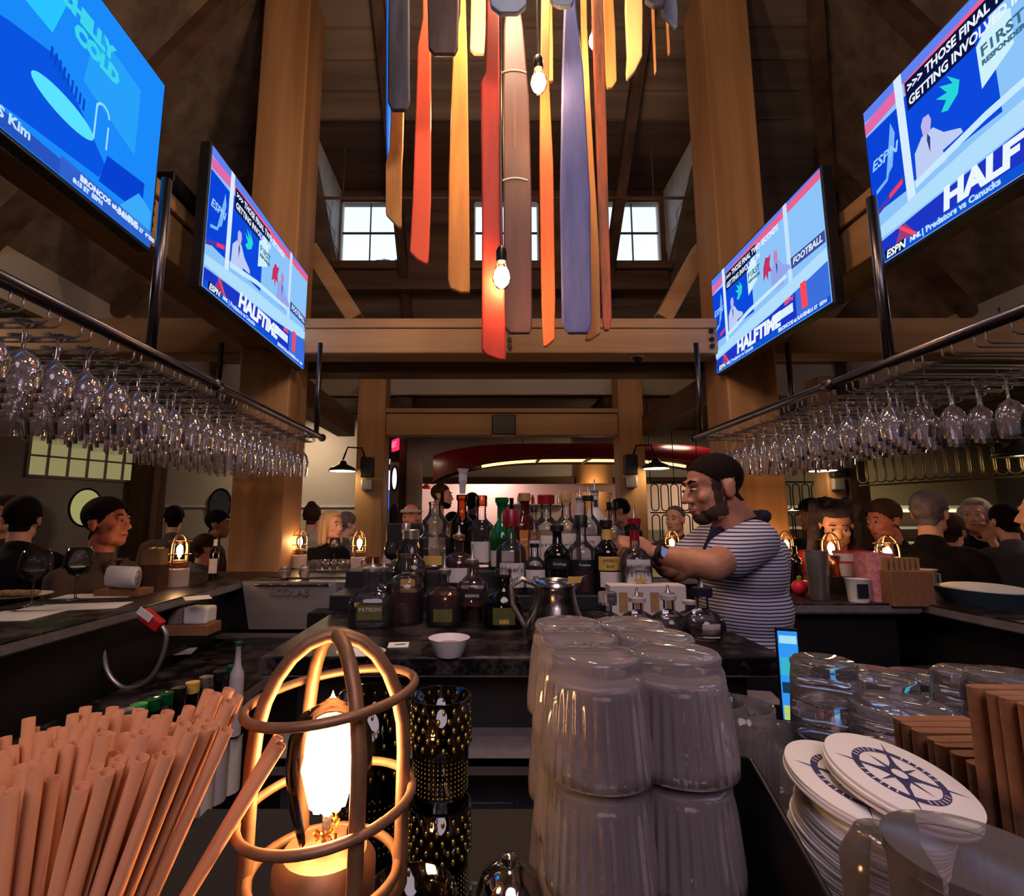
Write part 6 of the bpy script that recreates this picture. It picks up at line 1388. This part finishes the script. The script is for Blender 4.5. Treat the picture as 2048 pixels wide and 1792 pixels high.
    if hair in ('cap', 'visor'):
        w = B(); e2 = B()
        if hair == 'cap': w.ell(P(0, .015, .065), (.084 * s, .098 * s, .075 * s), 18, 12, q)
        else: w.tube([P(.083 * cos(a), .012 + .098 * sin(a), .055) for a in [2 * pi * k / 24 for k in range(24)]], .016 * s, 8, closed=True)
        w.prism([(-.06, 0), (.06, 0), (.052, .045), (.02, .07), (-.02, .07), (-.052, .045)], P(0, -.07, .058), Rm @ Vector((1, 0, 0)), Rm @ Vector((0, -1, -.15)), Rm @ Vector((0, 0, 1)), .008)
        w.obj('cap' if hair == 'cap' else 'visor', M['c_black' if hair == 'cap' else 'c_white'], root, smooth='auto')
        k2 = B(); k2.ell(P(0, .03, .035), (.081 * s, .088 * s, .08 * s), 14, 10, q); k2.obj('hair', M[hm], root, smooth=True)
    # legs
    t = B(); z0 = hp.z
    if seated:
        for k in (-1, 1): t.cap(hp + Vector((k * .09, 0, -.05)), Vector((k * .12, hp.y - .42, z0 - .08)), .085, .065); t.cap(Vector((k * .12, hp.y - .42, z0 - .08)), Vector((k * .12, hp.y - .38, .09)), .062, .045); t.cap(Vector((k * .12, hp.y - .38, .042)), Vector((k * .12, hp.y - .52, .040)), .04, .035)
    else:
        for k in (-1, 1): t.cap(hp + Vector((k * .09, 0, -.02)), Vector((k * .11, hp.y, .48)), .088, .062); t.cap(Vector((k * .11, hp.y, .48)), Vector((k * .11, hp.y + .02, .08)), .058, .045); t.cap(Vector((k * .11, hp.y + .02, .045)), Vector((k * .12, hp.y - .13, .04)), .04, .035)
    t.ell(hp + Vector((0, 0, -.05)), (.155 * fat, .12, .11)); bake('trousers', t, M['c_black'], root, .02, 3)
    if seated:
        st = thing('bar_stool', (root.location.x, root.location.y, 0), 'dark bar stool under the ' + label.split(' ', 1)[0] + ' ' + label.split(' ', 1)[1], 'stool', rz=radians(yaw)) if False else None
    if extras: extras(root, c, Rm, s, nk)
    return root
# --- left side
def jacket(root, c, Rm, s, nk):
    w = B()
    for k in (-1, 1): w.prism([(0, 0), (k * .05, .03), (k * .075, -.02), (k * .03, -.15), (k * .012, -.20)], nk + Vector((k * .012, -.105, -.035)), (1, 0, 0), (0, -.25, 1), (0, -1, 0), .012)
    w.obj('lapel', M['c_taupe'], root, bevel=.003)
    B().prism([(-.035, 0), (.035, 0), (.012, -.15), (-.012, -.15)], nk + Vector((0, -.098, -.02)), (1, 0, 0), (0, -.22, 1), (0, -1, 0), .008).obj('shirt', M['c_black'], root)
figure('ruddy faced man in a grey brown jacket looking right at the left bar', 214, 1048, 2.84, 52, 'skin_red', 'short', 'hair_dark', 'c_taupe', 1.12, pitch=-6, vox=.0075, extras=jacket, fat=1.18)
figure('person in black seen from behind at the far left bar', 45, 1040, 2.75, 168, 'skin', 'short', 'hair_dark', 'c_black', .95, fat=1.05, eyes=False)
figure('person with pinkish face at the left edge behind the black shirt', 2, 1030, 3.1, -30, 'skin', 'short', 'hair_brown', 'c_brown', .98)
figure('dark haired person in a tan waistcoat standing with the back turned', 348, 1040, 4.8, 175, 'skin', 'short', 'hair_dark', 'c_taupe', 1.0, seated=False, eyes=False)
figure('person with black hair half hidden by the left timber post', 437, 1050, 4.3, 70, 'skin_tan', 'short', 'hair_dark', 'c_brown', .95)
figure('person in a patterned top low behind the wine bottle on the left', 412, 1098, 3.9, 100, 'skin', 'short', 'hair_brown', 'c_grey', .85)
figure('woman with a brown bun in a pale top seen from behind', 624, 1035, 5.0, 172, 'skin', 'bun', 'hair_brown', 'c_white', 1.0, eyes=False)
figure('blonde woman in black looking right at the back bar', 664, 1052, 4.15, 40, 'skin', 'bob', 'hair_blonde', 'c_black', .95, vox=.0085)
figure('grey haired person behind the blonde woman', 694, 1050, 4.7, 120, 'skin', 'short', 'hair_grey', 'c_grey', .9)
figure('woman in a white visor and light top behind the till monitor', 822, 1035, 4.6, -20, 'skin_red', 'visor', 'hair_brown', 'c_white', 1.0)
def beard(root, c, Rm, s, nk):
    bd = [o for o in root.children if o.name.startswith('body')][0]; shell(bd, 'beard', BEARDC, c, Rm, s, .006, 0, M['hair_dark'], root)
figure('bearded man in a pale sage shirt standing and looking right', 883, 993, 4.9, 78, 'skin', 'fade', 'hair_brown', 'c_sage', 1.0, seated=False, extras=beard)
figure('dark skinned person in black with back turned in front of the kitchen', 945, 1008, 5.6, 160, 'skin_dark', 'thin', 'hair_dark', 'c_black', 1.0, seated=False, eyes=False)
figure('dark haired child height guest between the two standing men', 907, 1046, 5.6, 60, 'skin_tan', 'short', 'hair_dark', 'c_white', .9)
# --- right side
figure('cook in a black jacket bending at the kitchen counter', 1240, 1024, 5.2, -90, 'skin_tan', 'cap', 'hair_dark', 'c_black', 1.0, seated=False, pitch=15)
figure('grey haired man in glasses behind the lamp by the bartender', 1350, 1040, 4.6, -25, 'skin', 'thin', 'hair_grey', 'c_brown', 1.0)
figure('person in a dark cap left of the woman with grey curls', 1622, 1032, 3.9, -35, 'skin_tan', 'cap', 'hair_dark', 'c_black', 1.0)
figure('woman with long grey curls and a red top looking down', 1672, 1050, 3.2, 8, 'skin', 'curly', 'hair_curl', 'c_red', 1.12, pitch=22, vox=.0075)
figure('person in black with chin on a raised hand at the right bar', 1768, 1042, 3.15, -40, 'skin_red', 'short', 'hair_brown', 'c_black', 1.0, pitch=8, arms=(((-.19, .01, -.09), (-.22, -.22, -.30), (-.06, -.16, -.10)), ((.19, .01, -.09), (.22, -.1, -.34), (.12, -.30, -.38))))
figure('grey haired man in a black jacket seen from behind at right', 1860, 1028, 2.95, 165, 'skin', 'short', 'hair_grey', 'c_black', 1.02, fat=1.15, eyes=False)
figure('blonde woman in a dark waistcoat resting her hand on her cheek', 1952, 1032, 3.7, -10, 'skin', 'bob', 'hair_white', 'c_navy', 1.0, vox=.0085, arms=(((-.19, .01, -.09), (-.20, -.16, -.33), (-.10, -.28, -.38)), ((.19, .01, -.09), (.20, -.2, -.30), (.085, -.12, -.03), True)))
figure('dark haired person low behind the man at the right edge', 2010, 1045, 3.3, -150, 'skin', 'short', 'hair_dark', 'c_grey', .9, eyes=False)
figure('large man in a speckled grey shirt at the right edge', 2098, 1030, 2.5, -110, 'skin', 'thin', 'hair_grey', 'c_grey', 1.1, fat=1.2, eyes=False)
figure('person in a grey jacket behind the black jacketed man', 1900, 1065, 3.6, 165, 'skin', 'short', 'hair_brown', 'c_grey', 1.0, eyes=False)
# --- bartender
bc = onY(1428, 978, 1.74); root = thing('person', (bc.x + .05, bc.y + .02, 0), 'bartender in a striped navy and white polo reaching for a bottle', 'person')
O = Vector(root.location); Rm = (Euler((0, 0, radians(-86))).to_matrix() @ Euler((radians(8), 0, 0)).to_matrix()); c = bc - O; s = 1.0
b = B(); head_forms(b, c, s, Rm)
def W(px, py, Y): return onY(px, py, Y) - O
nk = W(1478, 1052, 1.78)
b.cap(c + Rm @ Vector((0, .02, -.05)), nk, .060, .066, 16)
sN, eN, wN = W(1512, 1082, 1.66), W(1425, 1132, 1.50), W(1316, 1108, 1.62); sF, eF, wF = W(1418, 1085, 1.93), W(1352, 1140, 1.86), W(1296, 1108, 1.78)
for S0, E0, W0, tg in ((sN, eN, wN, W(1262, 1082, 1.62)), (sF, eF, wF, W(1262, 1092, 1.72))):
    b.cap(nk, S0, .04, .04); b.cap(S0, E0, .045, .046, 14); b.cap(E0, W0, .045, .028, 14); b.ell(E0.lerp(W0, .3), (.048, .045, .045)); hand_forms(b, W0, tg - W0, Vector((0, -.5, 1)), 1.0, .9)
bodyb = bake('body', b, M['skin_tan'], root, .0045, 3)
for k in (-1, 1):
    P = lambda x, y, z: c + Rm @ Vector((x, y, z))
    B().ell(P(k * .030, -.0855, .008), (.0115, .009, .0045), 12, 8, Rm.to_quaternion()).obj('eye', M['eye'], root, smooth=True)
    B().ell(P(k * .030, -.0945, .006), (.0058, .004, .005), 10, 6, Rm.to_quaternion()).obj('iris', M['iris'], root, smooth=True)
    B().tube([P(k * .014, -.094, .030), P(k * .030, -.093, .037), P(k * .048, -.082, .033)], [.003, .004, .002], 6).obj('eyebrow', M['hair_dark'], root)
B().tube([c + Rm @ Vector((dx, -.0985 + abs(dx) * .5, -.0625)) for dx in (-.020, -.01, 0, .01, .020)], [.002, .0045, .005, .0045, .002], 6).obj('mouth', M['lips'], root, smooth=True)
shell(bodyb, 'hair', HAIRC['fade'][0], c, Rm, 1, .0016, .5, M['hair_dark'], root)
shell(bodyb, 'beard', BEARDC, c, Rm, 1, .0014, 0, mat('stubble_beard', S(66, 46, 40), .85, mott=.35, scale=90), root)
t = B()
t.ell(W(1478, 1135, 1.80), (.135, .19, .155), 20, 14); t.ell(W(1484, 1215, 1.80), (.150, .175, .150), 20, 14); t.ell(W(1488, 1275, 1.80), (.142, .165, .09), 20, 12)
t.cap(sN + Vector((0, .03, -.01)), sF + Vector((0, -.03, -.01)), .070, .066, 16); t.cap(nk + Vector((0, 0, -.03)), nk + Vector((0, 0, -.09)), .075, .12, 16)
t.cap(W(1530, 1110, 1.8), W(1520, 1170, 1.8), .08, .09)
for S0, E0 in ((sN, eN), (sF, eF)): t.cap(S0, S0.lerp(E0, .62), .070, .070, 16)
bake('polo_shirt', t, M['c_stripe'], root, .008, 4)
cr_ = B(); cn_ = nk + Vector((.0, 0, -.012)); d_ = Vector((-.95, -.3, 0)).normalized()
ring = []
for k in range(22):
    a = 2 * pi * k / 22; ring.append(cn_ + Vector((.078 * cos(a) + .006, .084 * sin(a), .026 * cos(a) + .020)))
cr_.tube(ring, .016, 8, closed=True, flat=1.4); cr_.obj('collar', M['c_navy'], root, smooth=True)
pk = B(); pA = W(1428, 1066, 1.645); pB_ = W(1412, 1108, 1.625); pk.bar(pA + Vector((.012, .01, .01)), pB_, .030, .02, up=(-.3, -1, 0)); pk.obj('placket', M['c_navy'], root, bevel=.004)
B().prism([(0, 0), (-.035, -.012), (-.02, -.045), (.015, -.012)], W(1440, 1052, 1.66), (1, 0, 0), (0, 0, 1), (0, -1, 0), .012).obj('collar_point', M['c_navy'], root, bevel=.002)
B().ell(pB_ + Vector((.0, -.013, .012)), (.005, .003, .005), 8, 6).obj('button', M['eye'], root)
wd = (wN - eN).normalized(); wr = B(); ctr = wN - wd * .01; u_ = wd.orthogonal().normalized(); v_ = wd.cross(u_)
wr.tube([ctr + (u_ * cos(a) + v_ * sin(a)) * .030 for a in [2 * pi * k / 20 for k in range(20)]], .008, 6, closed=True); wt = wr.obj('watch', M['rubber'], root, smooth=True)
fc = ctr + Vector((0, -.034, .008)); B().ell(fc, (.020, .008, .021), 16, 8).obj('watch_case', M['darksteel'], wt, smooth=True); B().ell(fc + Vector((0, -.004, 0)), (.014, .006, .015), 14, 8).obj('watch_face', emis('watch_glow', S(150, 160, 215), .5), wt, smooth=True)
t = B(); hp = W(1490, 1320, 1.80)
t.ell(hp, (.140, .165, .11), 16, 10)
for y in (-.09, .09): t.cap(hp + Vector((0, y, -.05)), Vector((hp.x, hp.y + y, .5)), .088, .062); t.cap(Vector((hp.x, hp.y + y, .5)), Vector((hp.x + .02, hp.y + y, .1)), .06, .045); t.cap(Vector((hp.x + .02, hp.y + y, .045)), Vector((hp.x - .14, hp.y + y, .042)), .042, .036)
bake('trousers', t, M['c_black'], root, .016, 3)
